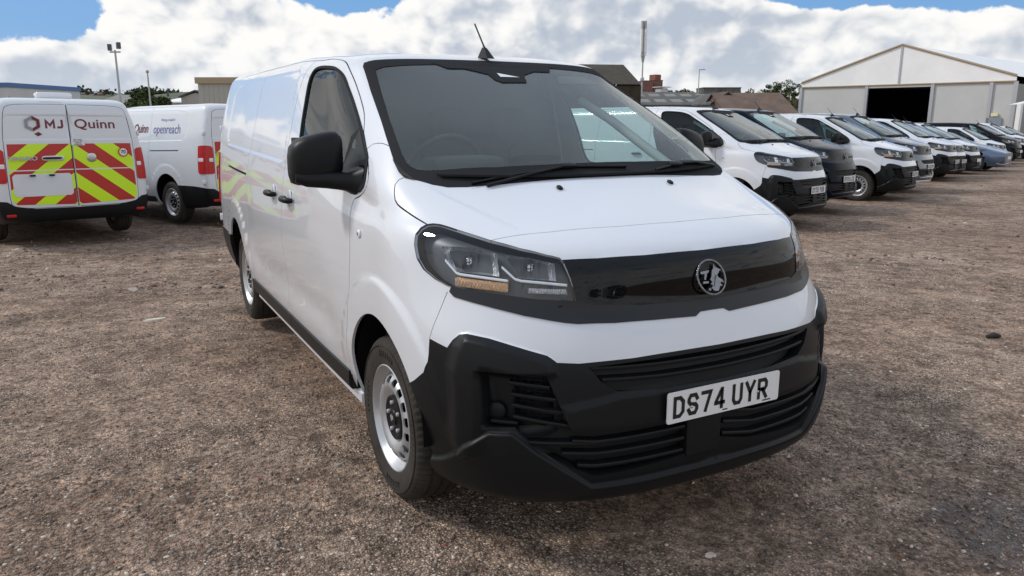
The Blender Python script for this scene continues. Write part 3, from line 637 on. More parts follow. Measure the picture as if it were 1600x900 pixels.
# --- headlamps
lamp=both('headlamp',sel('lamp'),['lens','trim'],off=.003,flange=.010,fmat=1)
def quad_n(p): return SN(p)[1]
for i,s in enumerate((1,-1)):
    L=lamp[i]
    hs=patch('lamp_housing',sel('lamp'),'LR'[i],'housing',L,off=-.050,flange=0)
    def bowl(pts,name,m,depth=.045,front=-.012,shrink=.62):
        A=[SN((x,y*s,z),front)[0] for x,y,z in pts]; n=sum((SN((x,y*s,z))[1] for x,y,z in pts),Vector()).normalized(); n=(n+Vector((.9,0,0))).normalized()
        c=sum(A,Vector())/len(A); b=MB(); rings=[]
        for t in (0,.35,.7,1): rings.append([c+(a-c)*(1-(1-shrink)*t**1.5)-n*depth*math.sin(t*pi/2) for a in A])
        k=len(A); V=sum(rings,[]); F=[(r*k+j,r*k+(j+1)%k,(r+1)*k+(j+1)%k,(r+1)*k+j) for r in range(3) for j in range(k)]+[tuple(3*k+j for j in range(k))]
        b.add(V,F); o=b.build(name,m,L); 
        return o,c-n*depth,n
    o1,c1,n1=bowl([(.405,.835,1.115),(.50,.77,1.125),(.585,.712,1.11),(.615,.715,1.03),(.50,.812,1.035),(.46,.835,1.045)],'reflector','reflector')
    o2,c2,n2=bowl([(.60,.69,1.103),(.66,.625,1.097),(.712,.556,1.078),(.732,.56,1.020),(.66,.668,1.028)],'reflector','reflector')
    for c_,n_,o_ in ((c1,n1,o1),(c2,n2,o2)):
        MB().rbox(c_+n_*.012,(.012,.016,.016),.9,12).build('bulb','chrome',L,60)
        u=Vector((0,0,1)); v=n_.cross(u).normalized()
        bb=MB()
        for k in range(3): bb.box(c_+n_*.014+v*(k-1)*.028,(.014,.0012,.026),Matrix((n_,v,u)).transposed())
        bb.build('reflector_fin','housing',L)
    def drl(pts,w,name,m,off=-.010,d=.02):
        q=[];nn=[]
        for a,b_ in zip(pts[:-1],pts[1:]):
            for k in range(8): q.append(Vector(a).lerp(Vector(b_),k/8))
        q.append(Vector(pts[-1])); P=[];
        for p in q: a,n=SN((p[0],p[1]*s,p[2]),off); P.append(a); nn.append(n)
        return MB().strip(P,nn,w,d).build(name,m,L,35)
    drl([(.436,.838,1.068),(.485,.818,1.030),(.50,.808,1.026),(.640,.697,1.018)],.009,'daylight_strip','strip')
    drl([(.612,.705,1.062),(.652,.675,1.024),(.668,.66,1.019),(.752,.530,1.006)],.009,'daylight_strip','strip')
    drl([(.488,.822,1.001),(.56,.770,.999),(.642,.701,.996)],.030,'indicator','amber',-.018)
    drl([(.692,.643,.989),(.752,.533,.983)],.017,'side_light','clear',-.018)
    for (a,b_,n,h) in (((.488,.822,1.001),(.642,.701,.996),17,.013),((.692,.643,.989),(.752,.533,.983),15,.008)):
        rb=MB()
        for k in range(n):
            p=Vector(a).lerp(Vector(b_),k/(n-1)); q,nn_=SN((p.x,p.y*s,p.z),-.014); rb.box(q,(.003,.0016,h))
        tag(rb.build('lamp_ribs','reflector',L),kind='stuff')
# --- grille openings
back1=patch('grille_backing',sel('upper_grille'),'C','mesh',lbump,off=-.045,flange=0); [patch('grille_backing',sel('lower_grille'),q,'mesh',lbump,off=-.045,flange=0) for q in 'LR']
def slat(pts,w=.013,d=.035,off=-.006,sides=(1,-1),m='plastic',par=None,name='slat'):
    r=[]
    for s in sides:
        q=[]
        for a,b_ in zip(pts[:-1],pts[1:]):
            n=max(2,int((Vector(b_)-Vector(a)).length/.04))
            for k in range(n): q.append(Vector(a).lerp(Vector(b_),k/n))
        q.append(Vector(pts[-1])); P=[];nn=[]
        for p in q:
            yy=p.y*s
            a=BV.ray_cast(Vector((3,abs(p.y),p.z)),Vector((-1,0,0)))[0]; n=SN((a.x,abs(p.y),a.z))[1]
            n=Vector((n.x,n.y*s if abs(p.y)>1e-3 else 0,0)).normalized(); P.append(Vector((a.x,yy,a.z))+n*off); nn.append(n)
        if s==-1 and len(sides)==1: pass
        r.append(MB().strip(P,nn,w,d).build(name,m,par or lbump,35))
    return r
for z0,z1,y0 in ((.733,.742,.50),(.692,.703,.465)):
    slat([(0,-y0,z1),(0,-.25,z0+.003),(0,0,z0),(0,.25,z0+.003),(0,y0,z1)],.013,.045,sides=(1,))
for z in (.50,.457,.412):
    o_=[(0,.49,z-.008),(0,.57 if z>.48 else (.60 if z>.44 else .55),z-.001)]
    slat([(0,.155,z)]+o_,sides=(-1,))
    slat([(0,.02,z+.028),(0,.17,z)]+o_,sides=(1,))
MB().rbox((.922,-.072,.470),(.022,.078,.085),.12,16).build('radar_cover','plastic',lbump,40)
for a,b_ in (((.742,.694),(.632,.682)),((.739,.656),(.616,.641)),((.737,.619),(.600,.598)),((.735,.580),(.578,.552))): slat([(0,b_[0],b_[1]),(0,a[0],a[1])])
slat([(0,.49,.489),(0,.69,.493),(0,.735,.54)])
for s in (1,-1):                                                          # cooling mesh behind the side slats, fog lamp blank and its ledge
    g=MB()
    for k in range(6):
        y=.625+.018*k; x=BV.ray_cast(Vector((3,y,.64)),Vector((-1,0,0)))[0].x-.035; g.box((x,y*s,.635),(.002,.0015,.085))
    for k in range(14):
        z=.555+.0125*k; g.box((BV.ray_cast(Vector((3,.68,.64)),Vector((-1,0,0)))[0].x-.036,.68*s,z),(.002,.05,.0012),Matrix.Rotation(.72*s,3,'Z'))
    g.build('cooling_mesh','plastic',lbump)
    p,n=SN((.701,.78*s,.585),.012); rm=n.to_track_quat('X','Z').to_matrix()
    MB().rbox(p,(.014,.034,.034),.9,20,rot=rm).build('fog_lamp_blank','plastic',lbump,60)
    p,n=SN((.73,.762*s,.548),.022); MB().rbox(p,(.020,.050,.007),.35,16,rot=Matrix.Rotation(.75*s,3,'Z')).build('fog_lamp_ledge','plastic',lbump,60)
MB().box((.948,0,.592),(.010,.235,.045)).build('plate_backing','plastic',lbump)
# --- number plate, drawn from strokes
GLY={'D':[[(0,0),(0,1),(.62,1),(1,.78),(1,.22),(.62,0),(0,0)]],'S':[[(1,.80),(.80,1),(.20,1),(0,.80),(0,.66),(.2,.52),(.8,.48),(1,.34),(1,.2),(.8,0),(.2,0),(0,.20)]],'7':[[(0,1),(1,1),(.42,0)]],'4':[[(.76,0),(.76,1),(.70,1),(0,.28),(0,.24),(1,.24)]],'U':[[(0,1),(0,.2),(.22,0),(.78,0),(1,.2),(1,1)]],'Y':[[(0,1),(.5,.45),(1,1)],[(.5,.45),(.5,0)]],'R':[[(0,0),(0,1),(.78,1),(1,.84),(1,.62),(.78,.46),(0,.46)],[(.5,.46),(1,0)]],'2':[[(0,.80),(.2,1),(.8,1),(1,.80),(1,.62),(0,.04),(0,0),(1,0)]],'5':[[(1,1),(.05,1),(0,.54),(.78,.58),(1,.42),(1,.18),(.8,0),(.2,0),(0,.15)]],'P':[[(0,0),(0,1),(.78,1),(1,.84),(1,.60),(.78,.44),(0,.44)]],'L':[[(0,1),(0,0),(1,0)]],'C':[[(1,.80),(.8,1),(.2,1),(0,.8),(0,.2),(.2,0),(.8,0),(1,.2)]],'V':[[(0,1),(.5,0),(1,1)]],'B':[[(0,0),(0,1),(.76,1),(.96,.86),(.96,.68),(.76,.53),(0,.53)],[(.76,.53),(1,.38),(1,.16),(.78,0),(0,0)]],'O':[[(0,.2),(0,.8),(.22,1),(.78,1),(1,.8),(1,.2),(.78,0),(.22,0),(0,.2)]],'K':[[(0,0),(0,1)],[(1,1),(0,.42)],[(.3,.58),(1,0)]]}
GLY['M']=[[(0,0),(0,1),(.5,.30),(1,1),(1,0)]]; GLY['J']=[[(.55,1),(.55,.16),(.42,0),(.05,0)]]
def plate_text(s,mw,parent,W=.036,H=.065,T=.014,x=-.2355,pitch=.061,m='ink',name='plate_lettering'):
    b=MB()
    s=s.replace(' ','_')
    for ch in s:
        if ch=='_': x+=.033-.011; continue
        for line in GLY[ch]:
            P=[Vector((x+.007+p[0]*W,-H/2+p[1]*H,0)) for p in line]; closed=(P[0]-P[-1]).length<1e-6
            if closed: P=P[:-1]
            n=len(P); V=[]
            for i in range(n):
                a=P[i-1] if (i or closed) else None; c=P[(i+1)%n] if (i<n-1 or closed) else None
                t1=(P[i]-a).normalized() if a is not None else None; t2=(c-P[i]).normalized() if c is not None else None
                if t1 is None: t1=t2; e0=P[i]-t2*T/2
                elif t2 is None: t2=t1; e0=P[i]+t1*T/2
                else: e0=P[i]
                m_=(t1+t2).normalized(); nn=Vector((-m_.y,m_.x,0)); k=T/2/max(.45,nn.dot(Vector((-t1.y,t1.x,0))))
                V+=[e0+nn*k,e0-nn*k]
            F=[(2*i,2*i+1,(2*i+3)%(2*n),(2*i+2)%(2*n)) for i in range(n if closed else n-1)]
            b.add(V,F)
        x+=pitch
    o=b.build(name,m,parent); o.data.transform(mw); return o
def plate(cx,parent,txt,m='platew'):
    b=MB(); k=[]; r=.009
    for (sx,sy) in ((1,1),(-1,1),(-1,-1),(1,-1)):
        for j in range(4):
            a={(1,1):0,(-1,1):90,(-1,-1):180,(1,-1):270}[(sx,sy)]+30*j; k.append((sx*(.26-r)+r*math.cos(R(a)),sy*(.0555-r)+r*math.sin(R(a))))
    b.prism(k,((cx,0,.592),(0,1,0),(0,0,1)),.004); o=b.build('number_plate',m,parent)
    mw=Matrix.Translation((cx+.0052,0,.592))@Matrix(((0,0,1,0),(1,0,0,0),(0,1,0,0),(0,0,0,1)))
    plate_text(txt,mw,o)
    for y in (-.155,.155): MB().rbox((cx+.006,y,.583),(.002,.0055,.0055),1,8).build('plate_screw','chrome',o,60)
    for yy,ww in ((0,.011),(.20,.020)): MB().box((cx+.0046,yy,.592-.0465),(.0006,ww,.0022)).build('maker_line','ink',o)
    return o
plate_o=plate(.9595,VAN,'DS74 UYR')
# --- emblem: ring, V flag and a beaked griffin with raised wing
def emblem(parent,c,r,ax=1):
    b=MB(); n=Vector((ax,0,0)); n=(n+Vector((0,0,.42*ax*ax))).normalized() if ax==1 else n; y=Vector((0,1,0))*(1 if ax==1 else -1); u=n.cross(y)
    c=Vector(c); 
    ringp=[c+y*math.cos(t)*r+u*math.sin(t)*r for t in np.linspace(0,2*pi,49)[:-1]]
    V=[];F=[]
    for i,p in enumerate(ringp):
        d=(p-c).normalized()
        for k in range(8): V.append(p+d*math.cos(k*pi/4)*r*.062+n*(math.sin(k*pi/4)*r*.062))
    for i in range(48):
        for k in range(8): F.append((i*8+k,i*8+(k+1)%8,((i+1)%48)*8+(k+1)%8,((i+1)%48)*8+k))
    b.add(V,F)
    def pl(P,h): b.prism([(a*r,q*r) for a,q in P],(c-n*.001,y,u),h)
    pl([(-.78,.36),(-.12,.40),(-.22,.26),(-.30,.26),(-.50,-.12),(-.62,-.12),(-.50,.22),(-.78,.22)],.006)
    pl([(-.08,.02),(.02,.30),(.10,.42),(.20,.48),(.24,.74),(.34,.52),(.50,.46),(.72,.34),(.56,.28),(.50,.18),(.36,.10),(.42,-.08),(.66,-.22),(.74,-.42),(.58,-.34),(.44,-.40),(.60,-.56),(.40,-.58),(.20,-.84),(-.10,-.80),(-.24,-.60),(-.10,-.50),(-.26,-.38),(-.10,-.28),(-.22,-.14)],.008)
    pl([(-.70,-.20),(-.28,-.22),(-.36,-.34),(-.76,-.32)],.005); pl([(-.40,-.62),(-.14,-.58),(-.30,-.76),(-.46,-.74)],.005)
    for k in range(5): pl([(-.02+.06*k,-.55+.12*k),(.10+.06*k,-.48+.12*k),(.02+.06*k,-.40+.12*k)],.011)
    return b.build('emblem','emblem',parent,40)
emblem(panel,SN((.824,0,.997),.013)[0],.062)
# --- bonnet jets, repeater, handles
for s in (1,-1):
    p,n=SN((.29,.275*s,1.285),.004); MB().rbox(p,(.016,.011,.007),.7,12,rot=Matrix.Rotation(.4,3,'Y')).build('washer_jet','plastic',bonnet,60)
    p,n=SN((-.203,.934*s,1.082),.003); o=MB().rbox(p,(.020,.007,.018),.9,16).build('side_repeater','clear',wing[0 if s==1 else 1],60)
    MB().rbox(p+n*.006,(.007,.003,.007),.9,10).build('repeater_bulb','housing',o,60)
    for (x,dr,f) in ((-1.40,fdoor,1),(-1.82,sdoor,-1)):
        p,n=SN((x,.946*s,1.115),0); par=dr[0 if s==1 else 1]
        MB().rbox(p+n*.001,(.045,.006,.052),.9,20).build('handle_cup','paint',par,60)
        b=MB(); b.tube([p+Vector((-.085,.006*s,0)),p+Vector((-.075,.030*s,0)),p+Vector((-.03,.040*s,.002)),p+Vector((.03,.040*s,.002)),p+Vector((.075,.030*s,0)),p+Vector((.085,.006*s,0))],[.012,.0165,.018,.018,.0165,.012],10); b.build('door_handle','plastic',par,60)
# --- sill trim
for s in (1,-1):
    for x0,x1 in ((-.455,-1.60),(-1.606,-2.80)):
        n_=8; b=MB(); P=[]
        for k in range(n_+1):
            x=x0+(x1-x0)*k/n_; a,nn=SN((x,.935*s,.372)); P.append([(x,a.y+.004*s,.425),(x,a.y+.020*s,.415),(x,a.y+.020*s,.35),(x,a.y+.006*s,.325),(x,a.y-.05*s,.325)])
        V=sum(P,[]); F=[(i*5+j,i*5+j+1,(i+1)*5+j+1,(i+1)*5+j) for i in range(n_) for j in range(4)]+[tuple(range(5)),tuple(n_*5+j for j in range(5))]
        b.add(V,F).build('sill_trim','plastic',VAN)
    b=MB(); b.box((-1.60,.875*s,.300),(1.22,.028,.022)); b.build('sill','paint',VAN)
# --- mirrors
for i,s in enumerate((1,-1)):
    par=fdoor[i]; b=MB(); P=[];F=[]
    # housing: rounded shell of sections along Y
    secs=[(.925,1.395,.050,.075),(.945,1.395,.070,.096),(.975,1.388,.080,.104),(1.02,1.378,.084,.107),(1.07,1.368,.083,.104),(1.105,1.360,.078,.095),(1.128,1.352,.062,.078),(1.137,1.348,.03,.045)]
    m=24
    for (y,zc,hx,hz) in secs:
        for k in range(m):
            t=2*pi*k/m; ca,sa=math.cos(t),math.sin(t); e=.55
            x=math.copysign(abs(ca)**e,ca)*hx; z=math.copysign(abs(sa)**e,sa)*hz
            if x<0: x*=.55
            P.append((-.47+x-(y-.92)*.22,y*s,zc+z))
    for a in range(len(secs)-1):
        for k in range(m): F.append((a*m+k,a*m+(k+1)%m,(a+1)*m+(k+1)%m,(a+1)*m+k))
    F.append(tuple(range(m))); F.append(tuple((len(secs)-1)*m+k for k in range(m)))
    mo=b.add(P,F).build('door_mirror','plastic',par,50)
    b=MB(); P=[];F=[]
    for (y,x,z,hx,hz) in ((.868,-.36,1.285,.10,.065),(.895,-.38,1.278,.085,.058),(.925,-.41,1.282,.055,.040),(1.0,-.445,1.288,.052,.036),(1.08,-.46,1.290,.045,.030),(1.125,-.47,1.30,.03,.02)):
        for k in range(16):
            t=2*pi*k/16; ca,sa=math.cos(t),math.sin(t); P.append((x+math.copysign(abs(ca)**.6,ca)*hx,y*s,z+math.copysign(abs(sa)**.6,sa)*hz))
    for a in range(5):
        for k in range(16): F.append((a*16+k,a*16+(k+1)%16,(a+1)*16+(k+1)%16,(a+1)*16+k))
    F.append(tuple(80+k for k in range(16)))
    b.add(P,F).build('mirror_arm','plastic',mo,50)
    MB().box((-.545,1.03*s,1.38),(.003,.08,.085),Matrix.Rotation(.2*s,3,'Z')).build('mirror_glass','chrome',mo)
# --- aerial, wipers
b=MB(); b.add([(-.84,-.022,1.846),(-.84,.022,1.846),(-.95,.024,1.857),(-.95,-.024,1.857),(-.905,-.007,1.905),(-.905,.007,1.905),(-.93,.007,1.908),(-.93,-.007,1.908)],[(0,1,5,4),(1,2,6,5),(2,3,7,6),(3,0,4,7),(4,5,6,7)])
ae=b.build('aerial_base','plastic',VAN); MB().tube([(-.912,0,1.90),(-.93,0,1.922),(-1.030,0,2.036)],[.0075,.0045,.0042],8).build('aerial_rod','plastic',ae,50)
def sp(p,o): return SN(p,o)[0]
def wiper(pts_blade,pivot,arm):
    o=MB().tube([sp(p,.012) for p in pts_blade],.0045,6).build('wiper','plastic',VAN,50)
    MB().tube([sp(p,.004) for p in pts_blade],.0035,4).build('wiper_blade','seam',o)
    MB().tube([sp(arm[0],.006),sp(arm[1],.018),sp(arm[2],.018)],[.008,.006,.0045],6).build('wiper_arm','plastic',o,50)
    MB().rbox(sp(pivot,.016),(.016,.036,.008),.5,12,rot=Matrix.Rotation(.45,3,'Y')).build('wiper_clip','plastic',o,50)
wiper([(.175,-.60,1.31),(.168,-.40,1.325),(.150,-.15,1.34),(.165,.13,1.335)],(.150,-.155,1.338),[(.205,-.55,1.305),(.185,-.35,1.32),(.150,-.15,1.34)])
wiper([(.19,.27,1.32),(.135,.43,1.342),(.09,.62,1.342)],(.14,.42,1.338),[(.09,.70,1.33),(.11,.56,1.34),(.135,.43,1.34)])
cw=MB(); 
P=[];nn=[]
for y in np.linspace(-.70,.70,21):
    a=BV.ray_cast(Vector((.235-.16*(abs(y)/.75)**2.5-.012,abs(y),3)),Vector((0,0,-1)))[0]; P.append((a.x,y,a.z+.004)); nn.append((0.5,0,.8))
V=[];F=[]
for p in P: V+=[(p[0]-.035,p[1],p[2]+.008),(p[0]-.004,p[1],p[2]+.010),(p[0]+.008,p[1],p[2]+.002)]
for i in range(20): F+=[(i*3,i*3+1,i*3+4,i*3+3),(i*3+1,i*3+2,i*3+5,i*3+4)]
cw.add(V,F).build('scuttle_strip','seam',VAN,50)
for s in (1,-1):                                                          # black end caps of the scuttle
    q=[(.01,.812,1.322),(.055,.785,1.314),(.0,.80,1.338),(-.12,.812,1.388),(-.03,.822,1.345)]
    V=[SN((a,b_*s,c_),.005)[0] for a,b_,c_ in q]; MB().add(V,[(0,1,2,3,4)]).build('scuttle_cap','plastic',VAN)
# --- screen camera cover and sensor
pts=[(-.815,.34),(-.73,.29),(-.725,.19),(-.672,.10),(-.585,.07),(-.578,-.07),(-.61,-.095),(-.672,-.10),(-.735,-.20),(-.735,-.29),(-.815,-.35)]
V=[]
for x,y in pts:
    h=BV.ray_cast(Vector((x,abs(y)+1e-4,3)),Vector((0,0,-1)))[0]; V.append((h.x,y,h.z+.0035))
MB().add(V,[tuple(range(len(V)))]).build('camera_shroud','frit',ws)
h=BV.ray_cast(Vector((-.66,.001,3)),Vector((0,0,-1)))[0]
MB().add([(h.x+.02,-.05,h.z-.004),(h.x+.02,.06,h.z-.004),(h.x-.02,-.05,h.z+.016)],[(0,1,2)]).build('camera_window','clear',ws)
# --- cabin
b=MB(); prof=[(-.02,1.30),(-.30,1.315),(-.46,1.29),(-.54,1.20),(-.54,.95),(-.40,.6),(.1,.6),(.12,1.2)]
K2=len(prof); V=[(x,y,z) for y in (-.80,.80) for x,z in prof]; b.add(V,[tuple(range(K2)),tuple(range(K2,2*K2))[::-1]]+[(i,(i+1)%K2,(i+1)%K2+K2,i+K2) for i in range(K2)])
dash=b.build('dashboard','inside',VAN)
MB().rbox((-.38,-.38,1.345),(.10,.19,.035),.5,16).build('instrument_hood','inside',dash,50); MB().rbox((-.42,.02,1.36),(.02,.14,.06),.3,16).build('display_screen','gloss',dash,50)
b=MB(); c=Vector((-.60,-.38,1.30)); rt=Matrix.Rotation(R(-62),3,'Y')
b.tube([c+rt@Vector((0,.0,0))+rt@Vector((.185*math.cos(t),.185*math.sin(t),0)) for t in np.linspace(0,2*pi,33)],.014,8,cap=False)
for t in (0,pi,-pi/2 if 0 else pi/2*3): b.tube([c,c+rt@Vector((.18*math.sin(t),.18*math.cos(t),0))],.014,6)
b.build('steering_wheel','inside',VAN,60)
b=MB(); Wl=[(.40,.90),(.9,.90),(1.25,.88),(1.45,.85),(1.65,.80),(1.78,.74),(1.84,.66)]
poly=[(y,z) for z,y in Wl]+[(-y,z) for z,y in Wl[::-1]]
b.prism(poly,((-1.60,0,0),(0,1,0),(0,0,1)),.02); b.build('bulkhead','bulk',VAN)
b=MB(); b.box((-.9,0,.42),(.72,.82,.03)); b.build('cabin_floor','liner',VAN)
for y,wd in ((-.42,.23),(.22,.42)):
    b=MB(); b.rbox((-1.12,y,.80),(.26,wd,.11),.35,20); b.rbox((-1.36,y,1.12),(.075,wd,.33),.35,20,rot=Matrix.Rotation(-.18,3,'Y')); se=b.build('seat','seat',VAN,60)
    for yy in ([y] if wd<.3 else [y-.2,y+.2]): MB().rbox((-1.42,yy,1.52),(.05,.13,.09),.5,16).build('headrest','seat',se,60)
b=MB(); b.add([(-.84,-.64,1.775),(-.84,.64,1.775),(-1.58,.66,1.82),(-1.58,-.66,1.82)],[(0,1,2,3)]); b.build('headlining','pillar',VAN)
for s in (1,-1):                                                          # inner door skins and pillars
    b=MB(); V=[];q=[(-.40,1.225),(-.55,.55),(-1.5,.55),(-1.5,1.235)]
    b.add([(x,.84*s,z) for x,z in q],[(0,1,2,3)]); b.build('door_card','inside',fdoor[0 if s==1 else 1])
    P=[(-.10,.80,1.33),(-.34,.765,1.45),(-.62,.715,1.60),(-.84,.665,1.70)]
    MB().tube([Vector((a-.09,b_*s*.93,c_-.06)) for a,b_,c_ in P],.026,8).build('inner_pillar','pillar',VAN,60)
# --- underbody and wheel housings
b=MB(); 
sec=[(.62,.58),(.30,.62),(-.45,.80),(-2.8,.80),(-3.7,.62),(-4.25,.78)]
b.box((-1.64,0,.34),(1.17,.84,.05)); b.box((0,0,.45),(.78,.56,.16)); b.box((-3.55,0,.46),(.80,.55,.14)); b.build('underbody','liner',VAN)
for (cx,cz,r) in (AF,AR):
    for s in (1,-1):
        a=np.linspace(-.05,pi+.12,26); V=[];F=[]
        for t in a:
            x=cx+(r+.012)*math.cos(t); z=cz+(r+.012)*math.sin(t); V+=[(x,.925*s,z),(x,.55*s,z)]
        for i in range(25): F.append((2*i,2*i+1,2*i+3,2*i+2))
        k=len(V); F.append(tuple(2*i+1 for i in range(26)))
        MB().add(V,F).build('arch_liner','liner',VAN)
# --- wheels
def make_wheel():
    b=MB(); Rr=.342
    prof=[(.205,-.085),(.215,-.098),(.232,-.103),(.262,-.110),(.290,-.112),(.312,-.108),(.326,-.100),(.335,-.088),(.340,-.070),(.341,-.052),(.333,-.050),(.333,-.042),(.342,-.040),(.342,-.006),(.334,-.004),(.334,.004),(.342,.006),(.342,.040),(.333,.042),(.333,.050),(.341,.052),(.340,.070),(.335,.088),(.326,.100),(.312,.108),(.290,.112),(.262,.110),(.232,.103),(.215,.098),(.205,.085)]
    n=216
    def fr(r,a,j):
        if abs(a)>.045 and r>.322:
            return r-(.007 if (j+(0 if a>0 else 1))%3==0 else 0)
        if r>.34 and (j+int(a*60))%6==0: return r-.005
        if .27<r<.30 and abs(a)>.1: return r
        return r
    b.lathe(prof,n,fr=fr)
    # raised marks on the side wall
    for s in (1,-1):
        b.lathe([(.300,.1118*s),(.301,.1140*s),(.304,.1140*s),(.305,.111*s)],72)
        for k0 in (0,20,41,60):
            for k in range(7):
                t=2*pi*(k0*1.2+k*1.4)/100; 
                for rr in (.272,): b.box((rr*math.cos(t),.1125*s,rr*math.sin(t)),(.013,.0012,.003),Matrix.Rotation(-t,3,'Y'))
    tyre=b.build('tyre','rubber',None,38)
    b=MB()
    b.lathe([(.202,-.075),(.208,-.060),(.200,-.050),(.190,.0),(.200,.070),(.208,.088),(.222,.096),(.2235,.101),(.219,.1035),(.213,.100),(.207,.088),(.196,.076),(.186,.066),(.178,.044)],72)
    # pressed disc with oval slots
    V=[];E=[];pts=[]
    def addl(a):
        o=len(V); V.extend(a); E.extend((o+i,o+(i+1)%len(a)) for i in range(len(a)))
    holes=[]
    addl([(.182*math.cos(t),.182*math.sin(t)) for t in np.linspace(0,2*pi,73)[:-1]]); addl([(.06*math.cos(t),.06*math.sin(t)) for t in np.linspace(0,2*pi,25)[:-1]])
    for k in range(16):
        t=2*pi*k/16; c_=np.array([math.cos(t),math.sin(t)])*.158; e1=c_/np.linalg.norm(c_); e2=np.array([-e1[1],e1[0]])
        h=[tuple(c_+e1*.0150*math.copysign(abs(math.cos(q))**.75,math.cos(q))+e2*.0200*math.copysign(abs(math.sin(q))**.75,math.sin(q))) for q in np.linspace(0,2*pi,17)[:-1]]; holes.append(h); addl(h)
    for rr,m_ in ((.075,24),(.09,32),(.105,36),(.118,48),(.130,60),(.138,64)): V.extend((rr*math.cos(t+.03),rr*math.sin(t+.03)) for t in np.linspace(0,2*pi,m_+1)[:-1])
    r=delaunay_2d_cdt([Vector(v) for v in V],E,[],0,1e-7); vv=np.array([tuple(v) for v in r[0]]); ff=np.array(r[2]); cc=vv[ff].mean(1)
    keep=np.hypot(cc[:,0],cc[:,1])>.06
    for h in holes: keep&=~(Dtri(cc,h)>0)
    ff=ff[keep]
    def yp(r): return np.interp(r,[.06,.09,.105,.125,.14,.158,.172,.182],[.070,.073,.082,.095,.098,.093,.080,.064])
    rr=np.hypot(vv[:,0],vv[:,1]); P=[(x,float(yp(q)),z) for (x,z),q in zip(vv,rr)]
    b.add(P,[tuple(f) for f in ff]); 
    ed={}
    for f in ff:
        for a_,c_ in ((f[0],f[1]),(f[1],f[2]),(f[2],f[0])): ed[(int(a_),int(c_))]=1
    for (a_,c_) in list(ed):
        if (c_,a_) not in ed: b.add([P[a_],P[c_],(P[c_][0]*.995,P[c_][1]-.008,P[c_][2]*.995),(P[a_][0]*.995,P[a_][1]-.008,P[a_][2]*.995)],[(0,1,2,3)])
    rim=b.build('wheel','steel',None,35); tyre.parent=rim
    b=MB(); b.lathe([(.0,.020),(.15,.018)],24); b.lathe([(.11,.02),(.13,-.02)],24); bk=b.build('brake_disc','liner',rim)
    b=MB(); b.lathe([(.0,.092),(.030,.092),(.034,.086),(.062,.082),(.086,.090),(.092,.088),(.094,.070)],40); cap=b.build('hub_cap','plastic',rim,35)
    b=MB()
    for k in range(5):
        t=2*pi*k/5+.3; b.lathe([(0,.016),(.007,.016),(.009,.013),(.009,0)],12,c=(.054*math.cos(t)*1.15,.078,.054*math.sin(t)*1.15))
    b.build('wheel_bolt','steel',rim,35)
    b=MB(); b.prism([(-.016,.012),(-.004,.014),(.004,.020),(.014,.008),(.008,-.004),(.012,-.018),(-.006,-.016),(-.010,0)],((0,.0935,0),(0,0,1),(1,0,0)),.0015); b.build('hub_emblem','steel',rim)
    return rim
def kids(o): return [c for c in bpy.data.objects if c.parent==o]
def copy_tree(o,parent,fn=None):
    c=o.copy(); col.objects.link(c); c.parent=parent
    if fn: fn(c,o)
    for ch in CH.get(o,()): copy_tree(ch,c,fn)
    return c
CH={}
def index():
    CH.clear()
    for o in bpy.data.objects:
        if o.parent: CH.setdefault(o.parent,[]).append(o)
wh=make_wheel(); index()
def place_wheel(x,s,first=False,steer=0,spin=0):
    o=wh if first else copy_tree(wh,None)
    o.parent=VAN; o.location=(x,.800*s,.342); o.rotation_euler=(0,spin,(0 if s==1 else pi)+steer); return o
place_wheel(0,-1,True,0,.2); place_wheel(0,1,spin=1.3); place_wheel(-3.275,-1,spin=.7); place_wheel(-3.275,1,spin=2)
# --- back of the van
p,n=SN((-4.255,.10,1.855)); MB().rbox((-4.262,.0+.16,1.846),(.012,.15,.012),.3,12).build('high_stop_lamp','red',VAN,60)
for i,s in enumerate((1,-1)):
    for z in (1.45,.70):
        p,n=SN((-4.28,.85*s,z),.006); MB().rbox(p,(.030,.014,.030),.3,10).build('door_hinge','paint',rdoor[i],60)
    p,n=SN((-4.40,.78*s,.42),.012); MB().rbox(p,(.006,.055,.018),.3,10).build('rear_reflector','red',rbump,60)
p,n=SN((-4.40,.20,1.075),.006)
pr=patch('plate_recess',Dtri(CEN,O['plate_recess'])>0,'L','paint',rdoor[0],off=.006,flange=.008)
for y in (.28,.50): MB().rbox((-4.43,y,.925),(.015,.035,.012),.4,12).build('plate_light','plastic',pr,60)
MB().rbox((-4.40,.24,1.14),(.012,.13,.032),.5,20).build('handle_cup','paint',rdoor[0],60); MB().rbox((-4.42,.25,1.143),(.016,.115,.013),.5,16).build('door_handle','plastic',rdoor[0],60)
MB().rbox((-4.395,-.22,1.14),(.008,.058,.058),.8,20).build('emblem_disc','badge',rdoor[1],60)
mz=Matrix(((0,0,-1,0),(-1,0,0,0),(0,1,0,0),(0,0,0,1)))                    # text on a face looking to -X
text('VIVARO',.072,Matrix.Translation((-4.403,.575,1.14))@mz,'badge',rdoor[0],'model_badge',.004,.002,sx=1.25)
index()
